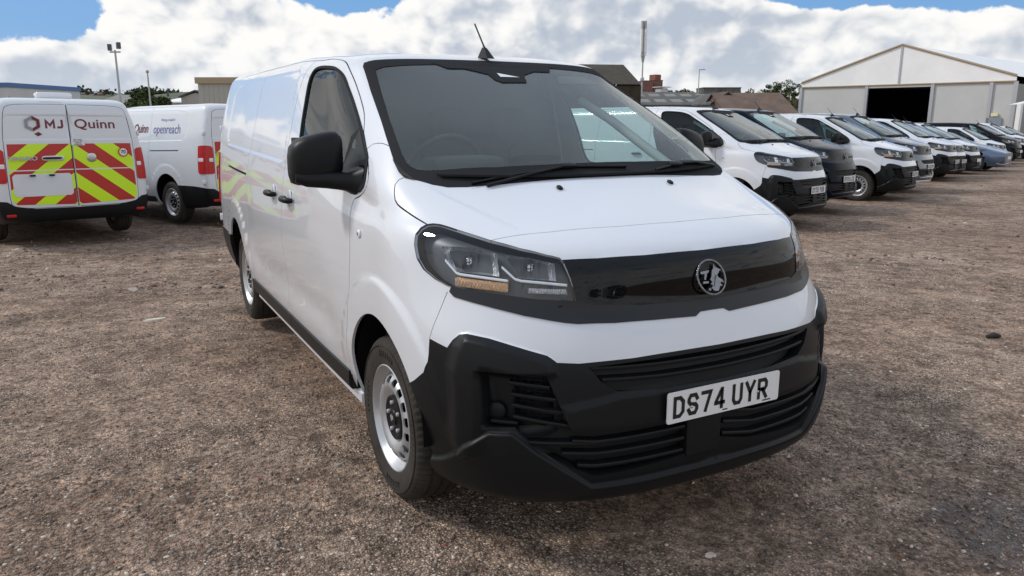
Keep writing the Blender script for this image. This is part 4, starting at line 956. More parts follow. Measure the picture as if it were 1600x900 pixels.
# ------------------------------------------------------------------ livery for the two fleet vans (built once in van coordinates, parented later)
def chevmat():
    m=bpy.data.materials.new('chevron_vinyl'); m.use_nodes=True; t=m.node_tree; b=t.nodes['Principled BSDF']; b.inputs['Roughness'].default_value=.35
    tc_=t.nodes.new('ShaderNodeTexCoord'); s=t.nodes.new('ShaderNodeSeparateXYZ'); t.links.new(tc_.outputs['Object'],s.inputs[0])
    def mt(op,a,b_=None):
        n=t.nodes.new('ShaderNodeMath'); n.operation=op
        for i,v in enumerate((a,b_)):
            if v is None: continue
            if isinstance(v,(int,float)): n.inputs[i].default_value=v
            else: t.links.new(v,n.inputs[i])
        return n.outputs[0]
    q=mt('ADD',mt('MULTIPLY',mt('ABSOLUTE',s.outputs['Y']),.80),s.outputs['Z'])
    f=mt('GREATER_THAN',mt('FRACT',mt('DIVIDE',mt('ADD',q,-1.3425+10*.385),.385)),.5)
    ln=mt('LESS_THAN',mt('ABSOLUTE',mt('SUBTRACT',s.outputs['Z'],.99)),.007)
    mx=t.nodes.new('ShaderNodeMix'); mx.data_type='RGBA'; t.links.new(f,mx.inputs[0]); mx.inputs[6].default_value=(.47,.022,.015,1); mx.inputs[7].default_value=(.62,.90,.012,1)
    mx2=t.nodes.new('ShaderNodeMix'); mx2.data_type='RGBA'; t.links.new(ln,mx2.inputs[0]); t.links.new(mx.outputs[2],mx2.inputs[6]); mx2.inputs[7].default_value=(.7,.72,.72,1)
    t.links.new(mx2.outputs[2],b.inputs['Base Color']); return m
M['chev']=chevmat()
def poly3(P): return dens(P,True,False)
CH_L=O['chevrons']
rec=Dtri(CEN,O['plate_recess'])>0; chm=(Dtri(CEN,CH_L)>0)&(PC[:,0]<-4.2)
def stick(f,ax,*a):                                                      # lay lettering on the curved skin
    o=f(*a)
    bm=bmesh.new(); bm.from_mesh(o.data); bmesh.ops.subdivide_edges(bm,edges=[e for e in bm.edges if e.calc_length()>.04],cuts=2); bmesh.ops.triangulate(bm,faces=bm.faces); bm.to_mesh(o.data); bm.free()
    for v in o.data.vertices:
        p=v.co; h=BV.ray_cast(Vector((p.x,3,p.z)),Vector((0,-1,0)))[0] if ax=='y' else BV.ray_cast(Vector((-7,abs(p.y),p.z)),Vector((1,0,0)))[0]
        if h is None: continue
        q,n=SN((h.x,h.y,h.z),.003)
        if ax=='y': v.co.y=q.y
        else: v.co.x=q.x
    return o
def livery(root):
    ds=[c for c in CH[root] if c.name.startswith('rear_door')]
    dl=[c for c in ds if c.data.vertices[0].co.y>0][0]; dr=[c for c in ds if c is not dl][0]
    patch('chevron_panel',chm&~rec&sel('rear_door'),'L','chev',dl,off=.0025,flange=0); patch('chevron_panel',chm&sel('rear_door'),'R','chev',dr,off=.0025,flange=0)
    T=lambda x,y,z:Matrix.Translation((x,y,z))@mz
    stick(plate_text,'x','MJ',T(-4.0,.165,1.575),dl,.090,.085,.026,-.105,.135,'maroon','livery_lettering'); stick(text,'x','Quinn',.17,T(-4.0,-.315,1.575),'maroon',dr,'livery_lettering',0,.0022,0,1.18)
    b=MB(); c=Vector((-4.357,.42,1.58)); y=Vector((0,-1,0)); z=Vector((0,0,1)); r=.098
    def hexa(k,ro,ri): a0,a1=R(90+60*k),R(30+60*k); return [(ro*math.cos(a0),ro*math.sin(a0)),(ro*math.cos(a1),ro*math.sin(a1)),(ri*math.cos(a1),ri*math.sin(a1)),(ri*math.cos(a0),ri*math.sin(a0))]
    for k in range(6): b.prism(hexa(k,r,r*.58),(c,y,z),-.002 if 0 else .002,1 if k in (0,5,4) else 0)
    b.prism([(.01,-.13),(.06,-.105),(.10,-.135),(.05,-.16)],(c,y,z),.002,1)
    b.build('livery_emblem',['greyvinyl','maroon'],dl)
    b=MB(); b.prism([(-.08,-.045),(.08,-.045),(.08,.045),(-.08,.045)],((-4.385,-.075,1.345),y,z),.001); nt_=b.build('safety_notice','platew',dr)
    for k,t_ in enumerate(('NO TOOLS','LEFT IN THIS','VEHICLE','OVERNIGHT')): text(t_,.02,T(-4.388,-.075,1.375-.021*k),'ink',nt_)
    c=Vector((-4.394,-.62,1.205)); b=MB(); b.prism([(.062*math.cos(a),.062*math.sin(a)) for a in np.linspace(0,2*pi,33)[:-1]],(c,y,z),.002); sp_=b.build('speed_roundel','red',dr)
    b=MB(); b.prism([(.050*math.cos(a),.050*math.sin(a)) for a in np.linspace(0,2*pi,33)[:-1]],(c+Vector((-.003,0,0)),y,z),.001); b.build('roundel_face','platew',sp_)
    text('70',.065,T(-4.4005,-.62,1.205),'ink',sp_,'lettering',.0005,.001)
def decal_side(root):
    sd=[c for c in CH[root] if c.name.startswith('sliding_door') and c.data.vertices[0].co.y>0][0]
    ms=Matrix(((-1,0,0,0),(0,0,1,0),(0,1,0,0),(0,0,0,1)))              # text read from the left side, running to the rear
    stick(text,'y','MJ Quinn',.20,Matrix.Translation((-2.27,.893,1.52))@ms,'maroon',sd,'livery_lettering',0,.004,.12,.95)
    bs=[c for c in CH[root] if c.name.startswith('body_shell')][0]
    stick(text,'y','openreach',.21,Matrix.Translation((-3.22,.888,1.51))@ms,'purple',bs,'livery_lettering',0,.0,.0,.93)
    stick(text,'y','Working on behalf of',.06,Matrix.Translation((-3.22,.866,1.66))@ms,'purple',bs,'livery_lettering',0,.0,.0,.8)
def lightbar(root):
    b=MB(); b.rbox((-3.72,0,1.955),(.10,.22,.045),.35,20); o=b.build('light_bar','clear',root,50)
    MB().rbox((-3.72,0,1.962),(.04,.22,.028),.3,12).build('beacon_core','housing',o); MB().box((-3.72,0,1.915),(.05,.20,.012)).build('light_bar_foot','plastic',o)

# ------------------------------------------------------------------ the other vans
T_=math.atan(SLOPE); UPN=Vector((VF.x*math.sin(T_),VF.y*math.sin(T_),math.cos(T_))); SD=UPN.cross(VF).normalized(); FFW=SD.cross(UPN)
S0v=Vector((0,0,1)).cross(VF)
TILT=Matrix([[FFW[i]*VF[j]+SD[i]*S0v[j]+UPN[i]*(1 if j==2 else 0) for j in range(3)] for i in range(3)]).to_4x4()
def set_pose(o,x,y,dz,yaw,tilt=True,s=(1,1,1)):
    o.matrix_world=Matrix.Translation((x,y,gz(x,y)+dz))@(TILT if tilt else Matrix.Identity(4))@Matrix.Rotation(R(yaw),4,'Z')@Matrix.Diagonal((*s,1))
SMALL={'plate_screw','wheel_bolt','hub_emblem','roundel_face','reflector_fin','bulb','lamp_ribs','cooling_mesh','wiper_blade','plate_light','camera_window','repeater_bulb','display_screen','instrument_hood','fog_lamp_ledge','handle_cup'}
VIVBADGE={'model_badge','high_stop_lamp'}
base=lambda o:o.name.split('.')[0]
def clone(label,x,y,dz,yaw,paint='paint',bumper=None,plate_txt=None,skip=(),cat='van',group='vans parked in the yard',s=(1,1,1),far=False,tilt=True):
    def rec(o,parent):
        n=base(o)
        if n in skip or (far and n in SMALL) or (n=='plate_lettering'): return None
        c=o.copy(); col.objects.link(c); c.parent=parent
        for i,sl in enumerate(c.material_slots):
            if sl.material is M['paint'] and paint!='paint': sl.link='OBJECT'; sl.material=M[paint]
            if bumper and n in ('lower_bumper','rear_bumper') and sl.material is M['plastic']: sl.link='OBJECT'; sl.material=M[bumper]
        for ch in list(CH0.get(o,())): rec(ch,c)
        return c
    r=rec(VAN,None); tag(r,label,cat,group); index()
    pl_=[c for b_ in [r] for c in CH[b_] if base(c)=='number_plate']
    if plate_txt and pl_:
        mw=Matrix.Translation((.9647,0,.592))@Matrix(((0,0,1,0),(1,0,0,0),(0,1,0,0),(0,0,0,1))); plate_text(plate_txt,mw,pl_[0])
    set_pose(r,x,y,dz,yaw,tilt,s); return r
tag(VAN,'white panel van nearest the camera with black lower bumper, plate reading DS74 UYR','van','vans parked in the yard')
CH0={k:list(v) for k,v in CH.items()}
v1=clone('white fleet van at far left showing red and yellow chevrons on its back doors',-13.16,-3.23,.018,194.9,'paint_left')
livery(v1); lightbar(v1)
v2=clone('white van lettered openreach on its side, between the chevron van and nearest van',-14.20,-1.29,.02,203.8,'paint_left')
livery(v2); decal_side(v2); index()
clone('white van with DY25 plate, first in the row right of the nearest van',-6.36,7.76,.008,17.8,plate_txt='DY25 YUB')
clone('dark blue van with body coloured bumper, between two white vans of the right row',-7.60,10.06,.043,16.5,'dark_paint','dark_paint',plate_txt='DP25 LCU')
clone('white van showing its silver front wheel, just behind the dark blue van',-8.78,13.66,-.024,22.5,far=True,plate_txt='DS25 YCK')
clone('white van just behind the grey people carrier, below the dark marquee doorway',-12.34,20.89,-.011,21.0,far=True,plate_txt='DY25 KLO')
clone('white van whose nose just shows past the one in front, no side visible',-13.03,22.39,-.05,17.5,far=True,plate_txt='DY25 OKL')
clone('white van with its nose just left of the slate blue hatchback',-14.31,25.35,-.108,17.5,far=True)
clone('small white van right behind the slate blue hatchback',-17.0,32.0,-.10,18.0,far=True,s=(.90,.97,.93))
clone('black van with a long dark roofline, near the right end of the row',-18.30,35.27,-.02,18.3,'black_paint','black_paint',far=True)
clone('white van behind the black one at the far right end of the row',-20.0,39.3,-.0,18.3,far=True)
clone('small white van furthest along the row, cut by the right edge of the photo',-21.2,42.6,-.0,18.3,far=True,s=(.9,.97,.93))
# vans across the lane behind the photographer: their reflections show in the gloss black grille panel
for k,(x,y,yw,p,b_,lb) in enumerate(((12.6,-6.6,166,'paint',None,'white van behind the photographer, left of the dark one'),(13.6,-3.4,168,'dark_paint','dark_paint','dark van behind the photographer'),(14.2,-.2,169,'paint',None,'white van behind the photographer, right of the dark one'),(14.6,3.0,170,'grey_paint','grey_paint','grey van behind the photographer'))):
    clone(lb,x,y,0,yw,p,b_,far=True,tilt=False)
# grey people carrier: same family of body with long side glass and a painted bumper
mpv=clone('grey metallic people carrier with painted bumper and silver lower lip, fourth in the right row',-9.95,16.00,.047,18.5,'grey_paint','grey_paint',far=True,plate_txt='DL25 UYB',cat='people carrier')
for s in (1,-1):
    P=[(-1.72,1.76),(-3.7,1.76),(-3.9,1.62),(-3.86,1.32),(-1.70,1.28)]
    V=[]
    for x,z in P:
        a,n=SN((x,.86*s,z),.004); h=BV.ray_cast(Vector((x,3,z)),Vector((0,-1,0)))[0]; V.append((h.x,(h.y+.004)*s,h.z))
    MB().add(V,[(0,1,2,3,4)]).build('rear_side_window','gloss',mpv)
b=MB(); P=[Vector((.30,-.88,.25)),Vector((.62,-.80,.24)),Vector((.86,-.50,.235)),Vector((.95,0,.235)),Vector((.86,.50,.235)),Vector((.62,.80,.24)),Vector((.30,.88,.25))]
b.strip(P,[(0,-1,0),(.5,-.8,0),(.9,-.4,0),(1,0,0),(.9,.4,0),(.5,.8,0),(0,1,0)],.05,.04); b.build('bumper_lip','badge',mpv)

# ------------------------------------------------------------------ slate blue hatchback
def hatchback(label,x,y,yaw):
    root=empty('hatchback'); tag(root,label,'car','cars parked in the right row')
    st=[ # x, sill half width, shoulder (y,z), roof (y,z), centre z
     (.92,.30,.50,.46,.66,.66),(.90,.55,.62,.50,.67,.68),(.80,.74,.76,.58,.72,.74),(.55,.86,.86,.62,.80,.82),(.10,.90,.90,.68,.93,.95),(-.30,.90,.905,.70,1.00,1.03),(-.75,.90,.90,.66,1.20,1.24),(-1.2,.90,.90,.60,1.40,1.45),(-1.8,.90,.90,.58,1.46,1.50),(-2.5,.90,.90,.57,1.43,1.47),(-3.0,.90,.89,.56,1.30,1.35),(-3.35,.88,.86,.55,1.05,1.10),(-3.5,.80,.78,.5,.85,.88)]
    xs=np.linspace(.92,-3.5,60); A=np.array(st); it=lambda c:np.interp(xs,A[::-1,0],A[::-1,c])
    sw,sh,rw,rz,cz=[np.convolve(np.pad(it(c),2,'edge'),[.1,.2,.4,.2,.1],'valid') for c in (1,2,3,4,5)]
    prof=[];
    V=[];F=[]
    for i,xx in enumerate(xs):
        belt=min(.95,rz[i]-.04) if xx<-.3 else rz[i]-.06
        L=[(sw[i]*.94,.20),(sw[i]*1.0,.34),(sh[i]*1.01,.55),(sh[i]*.985,.72 if belt>.74 else belt-.03),(sh[i]*.95,max(belt,.60)),((sh[i]*.95+rw[i])/2+.02,(belt+rz[i])/2),(rw[i],rz[i]),(rw[i]*.55,cz[i]-.008),(0,cz[i])]
        full=L+[(-a,b_) for a,b_ in L[-2::-1]]
        V+=[(xx,a,b_) for a,b_ in full]
    n=17
    MI=[]
    for i in range(59):
        for j in range(n-1):
            xm=(xs[i]+xs[i+1])/2
            zc=sum(V[k][2] for k in (i*n+j,i*n+j+1))/2
            g=(j in (4,5,10,11) and -3.0<xm<-.55) or (j in (6,7,8,9) and (-1.25<xm<-.32 or -3.25<xm<-2.6))
            hole=any(math.hypot(xm-cx,zc-.33)<.37 for cx in (0,-2.65)) and j in (0,1,2,13,14,15)
            if hole: continue
            F.append((i*n+j,(i+1)*n+j,(i+1)*n+j+1,i*n+j+1)); MI.append(1 if g else 0)
    b=MB(); b.add(V,F); b.m=MI; b.add([V[j] for j in range(n)],[tuple(range(n))]); 
    b.build('body_shell',['blue_paint','gloss'],root,50)
    for s in (1,-1):
        P=[(.70,.56*s,.70),(.45,.80*s,.74),(.12,.87*s,.80),(.10,.885*s,.72),(.45,.84*s,.64),(.74,.62*s,.62)]
        MB().add([Vector(p)+Vector((.03,.012*s,.03)) for p in P],[(0,1,2,3,4,5)]).build('headlamp','housing',root)
        MB().tube([(.72,.60*s,.66),(.45,.84*s,.70)],.012,6).build('daylight_strip','chrome',root)
        MB().rbox((-.62,1.0*s,1.0),(.08,.10,.06),.7,12).build('door_mirror','gloss',root,60)
        MB().add([(.93,.2*s,.36),(.86,.62*s,.38),(.80,.66*s,.28),(.93,.2*s,.24)],[(0,1,2,3)]).build('bumper_intake','mesh',root)
        MB().tube([(.95,.1*s,.30),(.88,.60*s,.26),(.70,.80*s,.30)],.018,6).build('bumper_blade','badge',root)
    MB().box((.935,0,.50),(.006,.26,.055)).build('number_plate','platew',root)
    b=MB(); b.box((-1.3,0,.30),(2.0,.70,.12)); b.build('underbody','liner',root)
    for cx in (0,-2.65):
        for s in (1,-1):
            o=copy_tree(wh,root); o.location=(cx,.78*s,.33); o.rotation_euler=(0,.3,0 if s==1 else pi); o.scale=(.97,.95,.97)
    index(); set_pose(root,x,y,0,yaw)
hatchback('low slate blue hatchback between the white vans in the right row',-14.9,28.3,17.5)

# ------------------------------------------------------------------ the yard
def vnoise(x,y,seed,s):
    r=np.random.default_rng(seed); G=r.random((256,256)); x=x/s; y=y/s; xi=np.floor(x).astype(int); yi=np.floor(y).astype(int); fx_=x-xi; fy_=y-yi
    fx_=fx_*fx_*(3-2*fx_); fy_=fy_*fy_*(3-2*fy_); g=lambda a,b_:G[a%256,b_%256]
    return (g(xi,yi)*(1-fx_)+g(xi+1,yi)*fx_)*(1-fy_)+(g(xi,yi+1)*(1-fx_)+g(xi+1,yi+1)*fx_)*fy_-.5
def relief(x,y):
    return vnoise(x,y,1,1.7)*.022+vnoise(x,y,2,.55)*.010+vnoise(x,y,3,.17)*.0045+vnoise(x,y,4,.06)*.003
def gheight(x,y):
    d=(x-CAM.x)*VF.x+(y-CAM.y)*VF.y-3.0
    rr=np.hypot(x-CAM.x,y-CAM.y); k=np.clip(1-rr/60,0,1)
    near=np.minimum.reduce([np.hypot(x-cx,y-cy) for cx in (0,-3.275) for cy in (.8,-.8)])
    k=k*np.clip(near/.5,.25,1)
    return -SLOPE*np.maximum(0,d)+relief(x,y)*k-.006
def gmat():
    m=bpy.data.materials.new('gravel_yard'); m.use_nodes=True; t=m.node_tree; b=t.nodes['Principled BSDF']; L=t.links.new
    g=t.nodes.new('ShaderNodeNewGeometry')
    def nz(s,d=6,r=.6):
        n=t.nodes.new('ShaderNodeTexNoise'); n.inputs['Scale'].default_value=s; n.inputs['Detail'].default_value=d; n.inputs['Roughness'].default_value=r; L(g.outputs['Position'],n.inputs['Vector']); return n.outputs[0]
    def ramp(v,st):
        n=t.nodes.new('ShaderNodeValToRGB'); e=n.color_ramp.elements
        e[0].position,e[0].color=st[0][0],(*st[0][1],1); e[1].position,e[1].color=st[-1][0],(*st[-1][1],1)
        for p,c in st[1:-1]: k=e.new(p); k.color=(*c,1)
        L(v,n.inputs[0]); return n.outputs[0]
    def mx(f,a,b_,bt='MIX'):
        n=t.nodes.new('ShaderNodeMix'); n.data_type='RGBA'; n.blend_type=bt
        for s,v in ((n.inputs[0],f),(n.inputs[6],a),(n.inputs[7],b_)):
            if isinstance(v,(int,float)): s.default_value=v
            elif isinstance(v,tuple): s.default_value=(*v,1)
            else: L(v,s)
        return n.outputs[2]
    dirt=ramp(nz(.55,9,.62),[(.30,(.155,.105,.075)),(.45,(.275,.195,.143)),(.58,(.36,.272,.208)),(.72,(.45,.37,.30))])
    fine=ramp(nz(42,5,.7),[(.36,(.28,.27,.26)),(.5,(.90,.90,.90)),(.66,(1.9,1.88,1.85))])
    base_=mx(1,dirt,fine,'MULTIPLY')
    v=t.nodes.new('ShaderNodeTexVoronoi'); v.inputs['Scale'].default_value=95; L(g.outputs['Position'],v.inputs['Vector'])
    st=ramp(v.outputs['Color'],[(0,(.04,.03,.024)),(.35,(.19,.127,.093)),(.68,(.40,.285,.215)),(.90,(.64,.50,.40)),(1,(.9,.82,.72))])
    mk=ramp(nz(1.1,5,.6),[(.42,(.10,)*3),(.58,(1,)*3)])
    edge=ramp(v.outputs['Distance'],[(.30,(1,1,1)),(.55,(0,0,0))])
    base_=mx(mx(1,mk,edge,'MULTIPLY'),base_,st)
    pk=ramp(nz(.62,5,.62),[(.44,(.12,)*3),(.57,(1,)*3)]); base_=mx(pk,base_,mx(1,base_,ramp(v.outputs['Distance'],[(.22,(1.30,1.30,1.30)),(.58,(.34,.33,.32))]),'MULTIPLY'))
    base_=mx(1,base_,ramp(nz(7,4,.65),[(.34,(.52,.50,.48)),(.5,(1,1,1)),(.66,(1.40,1.38,1.35))]),'MULTIPLY')
    v2=t.nodes.new('ShaderNodeTexVoronoi'); v2.inputs['Scale'].default_value=24; L(g.outputs['Position'],v2.inputs['Vector'])
    sep=t.nodes.new('ShaderNodeSeparateColor'); L(v2.outputs['Color'],sep.inputs[0])
    lt=t.nodes.new('ShaderNodeMath'); lt.operation='GREATER_THAN'; lt.inputs[1].default_value=.86; L(sep.outputs[0],lt.inputs[0])
    e2=ramp(v2.outputs['Distance'],[(.18,(1,1,1)),(.26,(0,0,0))])
    base_=mx(mx(1,lt.outputs[0],e2,'MULTIPLY'),base_,ramp(sep.outputs[1],[(0,(.07,.055,.05)),(.5,(.22,.17,.14)),(1,(.42,.38,.34))]))
    # damp hollows
    damp=ramp(nz(.28,4,.5),[(.53,(0,0,0)),(.64,(1,1,1))])
    pd=t.nodes.new('ShaderNodeVectorMath'); pd.operation='DISTANCE'; L(g.outputs['Position'],pd.inputs[0]); pd.inputs[1].default_value=PUD
    pn=t.nodes.new('ShaderNodeMath'); pn.operation='MULTIPLY_ADD'; pn.inputs[1].default_value=.55; L(nz(2.6,4,.5),pn.inputs[0]); L(pd.outputs['Value'],pn.inputs[2])
    wet=ramp(pn.outputs[0],[(.50,(1,1,1)),(.66,(0,0,0))])
    base_=mx(mx(1,damp,(.25,.25,.25),'MULTIPLY'),base_,mx(1,base_,(.62,.60,.60),'MULTIPLY'))
    base_=mx(wet,base_,mx(1,base_,(.42,.42,.46),'MULTIPLY'))
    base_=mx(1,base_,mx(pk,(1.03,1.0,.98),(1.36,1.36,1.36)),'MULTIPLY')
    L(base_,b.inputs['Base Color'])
    rr=mx(wet,(.86,)*3,(.30,)*3); L(rr,b.inputs['Roughness']); b.inputs['Specular IOR Level'].default_value=.3
    hb=mx(.5,nz(60,5,.7),edge); bb=t.nodes.new('ShaderNodeBump'); bb.inputs['Strength'].default_value=.8; bb.inputs['Distance'].default_value=.014; L(hb,bb.inputs['Height']); L(bb.outputs[0],b.inputs['Normal'])
    return m
pu=CAM+(FW+RT*((1590-800)/1197.06)-UP*((830-450)/1197.06)); dr_=(pu-CAM); PUD=tuple(CAM+dr_*(-CAM.z/dr_.z))
n=420; tt=np.linspace(-1,1,n); f_=lambda t:np.sign(t)*(np.sinh(np.abs(t)*7.4)/np.sinh(7.4))*2600
gx=f_(tt); X,Y=np.meshgrid(gx,gx,indexing='ij'); X=X+1.2; Y=Y-1.0; Z=gheight(X.ravel(),Y.ravel())
V=np.stack([X.ravel(),Y.ravel(),Z],1); ii=np.arange(n*n).reshape(n,n); F=np.stack([ii[:-1,:-1],ii[1:,:-1],ii[1:,1:],ii[:-1,1:]],-1).reshape(-1,4)
me=bpy.data.meshes.new('ground'); me.from_pydata(V.tolist(),[],F.tolist()); me.materials.append(gmat()); me.polygons.foreach_set('use_smooth',[True]*len(F))
go=bpy.data.objects.new('ground',me); col.objects.link(go); tag(go,kind='structure')
# loose stones: low mounds of many-sided pebbles, thick near the camera
def pebbles(name,N_,smin,smax,dist,cols,seed,label):
    r=np.random.default_rng(seed); 
    # positions inside the view wedge
    d=dist[0]*(dist[1]/dist[0])**r.random(N_); a=(r.random(N_)-.5)*1.62
    x=CAM.x+VF.x*d+VR.x*np.tan(a)*d; y=CAM.y+VF.y*d+VR.y*np.tan(a)*d
    cl=vnoise(x,y,11,.9)+vnoise(x,y,12,2.6); keep=(cl+r.random(N_)*.9)>.32
    x,y,d=x[keep],y[keep],d[keep]; k=len(x); s=smin*(smax/smin)**(r.random(k)**2.6)
    ico=np.array([(0,0,1),(.894,0,.447),(.276,.851,.447),(-.724,.526,.447),(-.724,-.526,.447),(.276,-.851,.447),(.724,.526,-.447),(-.276,.851,-.447),(-.894,0,-.447),(-.276,-.851,-.447),(.724,-.526,-.447)])
    fc=np.array([(0,1,2),(0,2,3),(0,3,4),(0,4,5),(0,5,1),(1,6,2),(2,7,3),(3,8,4),(4,9,5),(5,10,1),(6,7,2),(7,8,3),(8,9,4),(9,10,5),(10,6,1)])
    th=r.random(k)*2*pi; ax=.6+.8*r.random(k); az_=.35+.45*r.random(k)
    P=ico[None]*(1+.28*(r.random((k,11,1))-.5)); P=P*np.stack([ax,1/ax,az_],1)[:,None]*s[:,None,None]
    c_,s_=np.cos(th)[:,None],np.sin(th)[:,None]; Px=P[...,0]*c_-P[...,1]*s_; Py=P[...,0]*s_+P[...,1]*c_
    z=gheight(x,y)+s*.12
    V=np.stack([Px+x[:,None],Py+y[:,None],P[...,2]+z[:,None]],-1).reshape(-1,3)
    F=(fc[None]+np.arange(k)[:,None,None]*11).reshape(-1,3)
    me=bpy.data.meshes.new(name); me.vertices.add(len(V)); me.vertices.foreach_set('co',V.ravel()); me.loops.add(F.size); me.loops.foreach_set('vertex_index',F.ravel().astype(np.int32))
    me.polygons.add(len(F)); me.polygons.foreach_set('loop_start',np.arange(0,F.size,3,dtype=np.int32)); me.update(calc_edges=True)
    for c in cols: me.materials.append(c)
    pr=np.array([.40,.12,.30,.12,.05,.015]); me.polygons.foreach_set('material_index',np.repeat(r.choice(len(cols),k,p=pr[:len(cols)]/pr[:len(cols)].sum()),15).astype(np.int32))
    o=bpy.data.objects.new(name,me); col.objects.link(o); tag(o,label,'gravel',kind='stuff'); return o
sm=[mat('stone_%s'%n_,c,.8,spec=.3,var=(30,.2)) for n_,c in (('brown',(.20,.135,.10)),('dark',(.10,.078,.066)),('tan',(.32,.24,.185)),('grey',(.34,.295,.25)),('pale',(.60,.53,.44)),('brick',(.26,.10,.065)))]
pebbles('gravel',120000,.0026,.011,(1.6,8.5),sm,5,'loose brown and grey gravel over the near yard')
pebbles('coarse_gravel',9000,.012,.034,(7,28),sm,6,'coarser gravel thrown over the far yard')
pebbles('pebbles',150,.009,.018,(2,9),[sm[2],sm[3],sm[4],sm[0]],8,'few larger pale pebbles lying on the dirt')
def grd(px,py):
    d=(FW+RT*((px-800)/1197.06)-UP*((py-450)/1197.06)); p=CAM+d*(-CAM.z/d.z)
    for _ in range(8): h=float(gheight(np.array([p.x]),np.array([p.y]))[0]); p=CAM+d*((h-CAM.z)/d.z)
    return p
def flat_stone(px,py,r,c,label,hgt=.010,elong=1.5):
    p=grd(px,py); b=MB(); k=9; a=[2*pi*i/k+.3*random.random() for i in range(k)]; rr=[r*(.75+.4*random.random()) for _ in a]; an=random.random()*3
    top=[(elong*q*.8*math.cos(t),q*.8*math.sin(t)) for q,t in zip(rr,a)]; bot=[(elong*q*math.cos(t),q*math.sin(t)) for q,t in zip(rr,a)]
    ro=Matrix.Rotation(an,3,'Z'); V=[p+ro@Vector((x,y,hgt)) for x,y in top]+[p+ro@Vector((x,y,-.004)) for x,y in bot]
    b.add(V,[tuple(range(k))]+[(i,i+k,(i+1)%k+k,(i+1)%k) for i in range(k)]); o=b.build('stone',c); tag(o,label,'stone')
flat_stone(243,500,.045,sm[4],'flat white stone on the ground left of the nearest van',.012,2.2)
flat_stone(1110,869,.016,sm[4],'small cream pebble in front of the nearest van bumper')
flat_stone(208,452,.05,sm[3],'pale flat stone lying behind the white one, left of the nearest van',.006,2.2)
flat_stone(527,728,.012,sm[3],'small pale pebble left of the front wheel')
p=grd(1552,528); b=MB(); b.tube([p+Vector((-.02,-.05,.012)),p+Vector((0,0,.02)),p+Vector((.015,.06,.01))],[.012,.026,.010],7); tag(b.build('rubber_scrap','rubber',None,60),'scrap of black rubber lying on the gravel at far right','scrap')
# ------------------------------------------------------------------ buildings, masts and trees round the yard
B=dict(
 brick=mat('red_brick',(.22,.085,.060),.9,var=(1.5,.2)), pane=mat('far_window',(.05,.06,.07),.15,spec=.8), slate=mat('old_corrugated_roof',(.095,.092,.086),.85,var=(.5,.4)),
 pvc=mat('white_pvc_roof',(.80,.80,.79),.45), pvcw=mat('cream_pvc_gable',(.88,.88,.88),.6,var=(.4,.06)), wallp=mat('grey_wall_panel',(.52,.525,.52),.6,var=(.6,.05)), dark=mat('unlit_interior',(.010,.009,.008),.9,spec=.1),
 alu=mat('aluminium_post',(.50,.52,.55),.4,metal=.6), cream=mat('cream_cladding',(.42,.41,.37),.7,var=(.3,.06)), tan=mat('tan_fascia',(.38,.30,.20),.7), brown=mat('brown_tile',(.135,.088,.065),.9,var=(1,.25)),
 moss=mat('mossy_brown_roof',(.040,.032,.018),.9,var=(1.2,.45)), blueg=mat('blue_grey_gable',(.23,.27,.32),.7), redf=mat('red_fascia',(.30,.05,.03),.6), galv=mat('galvanised',(.42,.43,.44),.45,metal=.5), blue=mat('blue_fascia',(.07,.16,.36),.6),
 side=mat('corrugated_side',(.22,.23,.23),.5,metal=.4), sign=mat('blue_door_sign',(.10,.25,.45),.5), yel=mat('yellow_sign_lamp',(.75,.72,.45),.5),
 skyl=mat('roof_light_sheet',(.21,.21,.19),.7), leafm=None, bark=mat('bark',(.07,.055,.04),.9), hill=mat('far_field',(.085,.10,.06),.95,var=(.01,.3)))
for k,v in B.items():
    if v: M[k]=v
def leafmat(name,c1,c2):
    m=bpy.data.materials.new(name); m.use_nodes=True; t=m.node_tree; b=t.nodes['Principled BSDF']; b.inputs['Roughness'].default_value=.7; b.inputs['Specular IOR Level'].default_value=.25
    g=t.nodes.new('ShaderNodeNewGeometry'); r=t.nodes.new('ShaderNodeValToRGB'); r.color_ramp.elements[0].color=(*c1,1); r.color_ramp.elements[1].color=(*c2,1); t.links.new(g.outputs['Random Per Island'],r.inputs[0]); t.links.new(r.outputs[0],b.inputs['Base Color']); return m
M['leaf']=leafmat('leaves_green',(.030,.048,.014),(.085,.115,.035)); M['leaf_dark']=leafmat('leaves_dark',(.022,.034,.014),(.055,.072,.030)); M['leaf_olive']=leafmat('leaves_olive',(.05,.06,.018),(.13,.13,.045))
def ground_at(px,d):
    p=at(px,165,d); return Vector((p.x,p.y,gz(p.x,p.y)))
def zat(px,py,d): return at(px,py,d).z
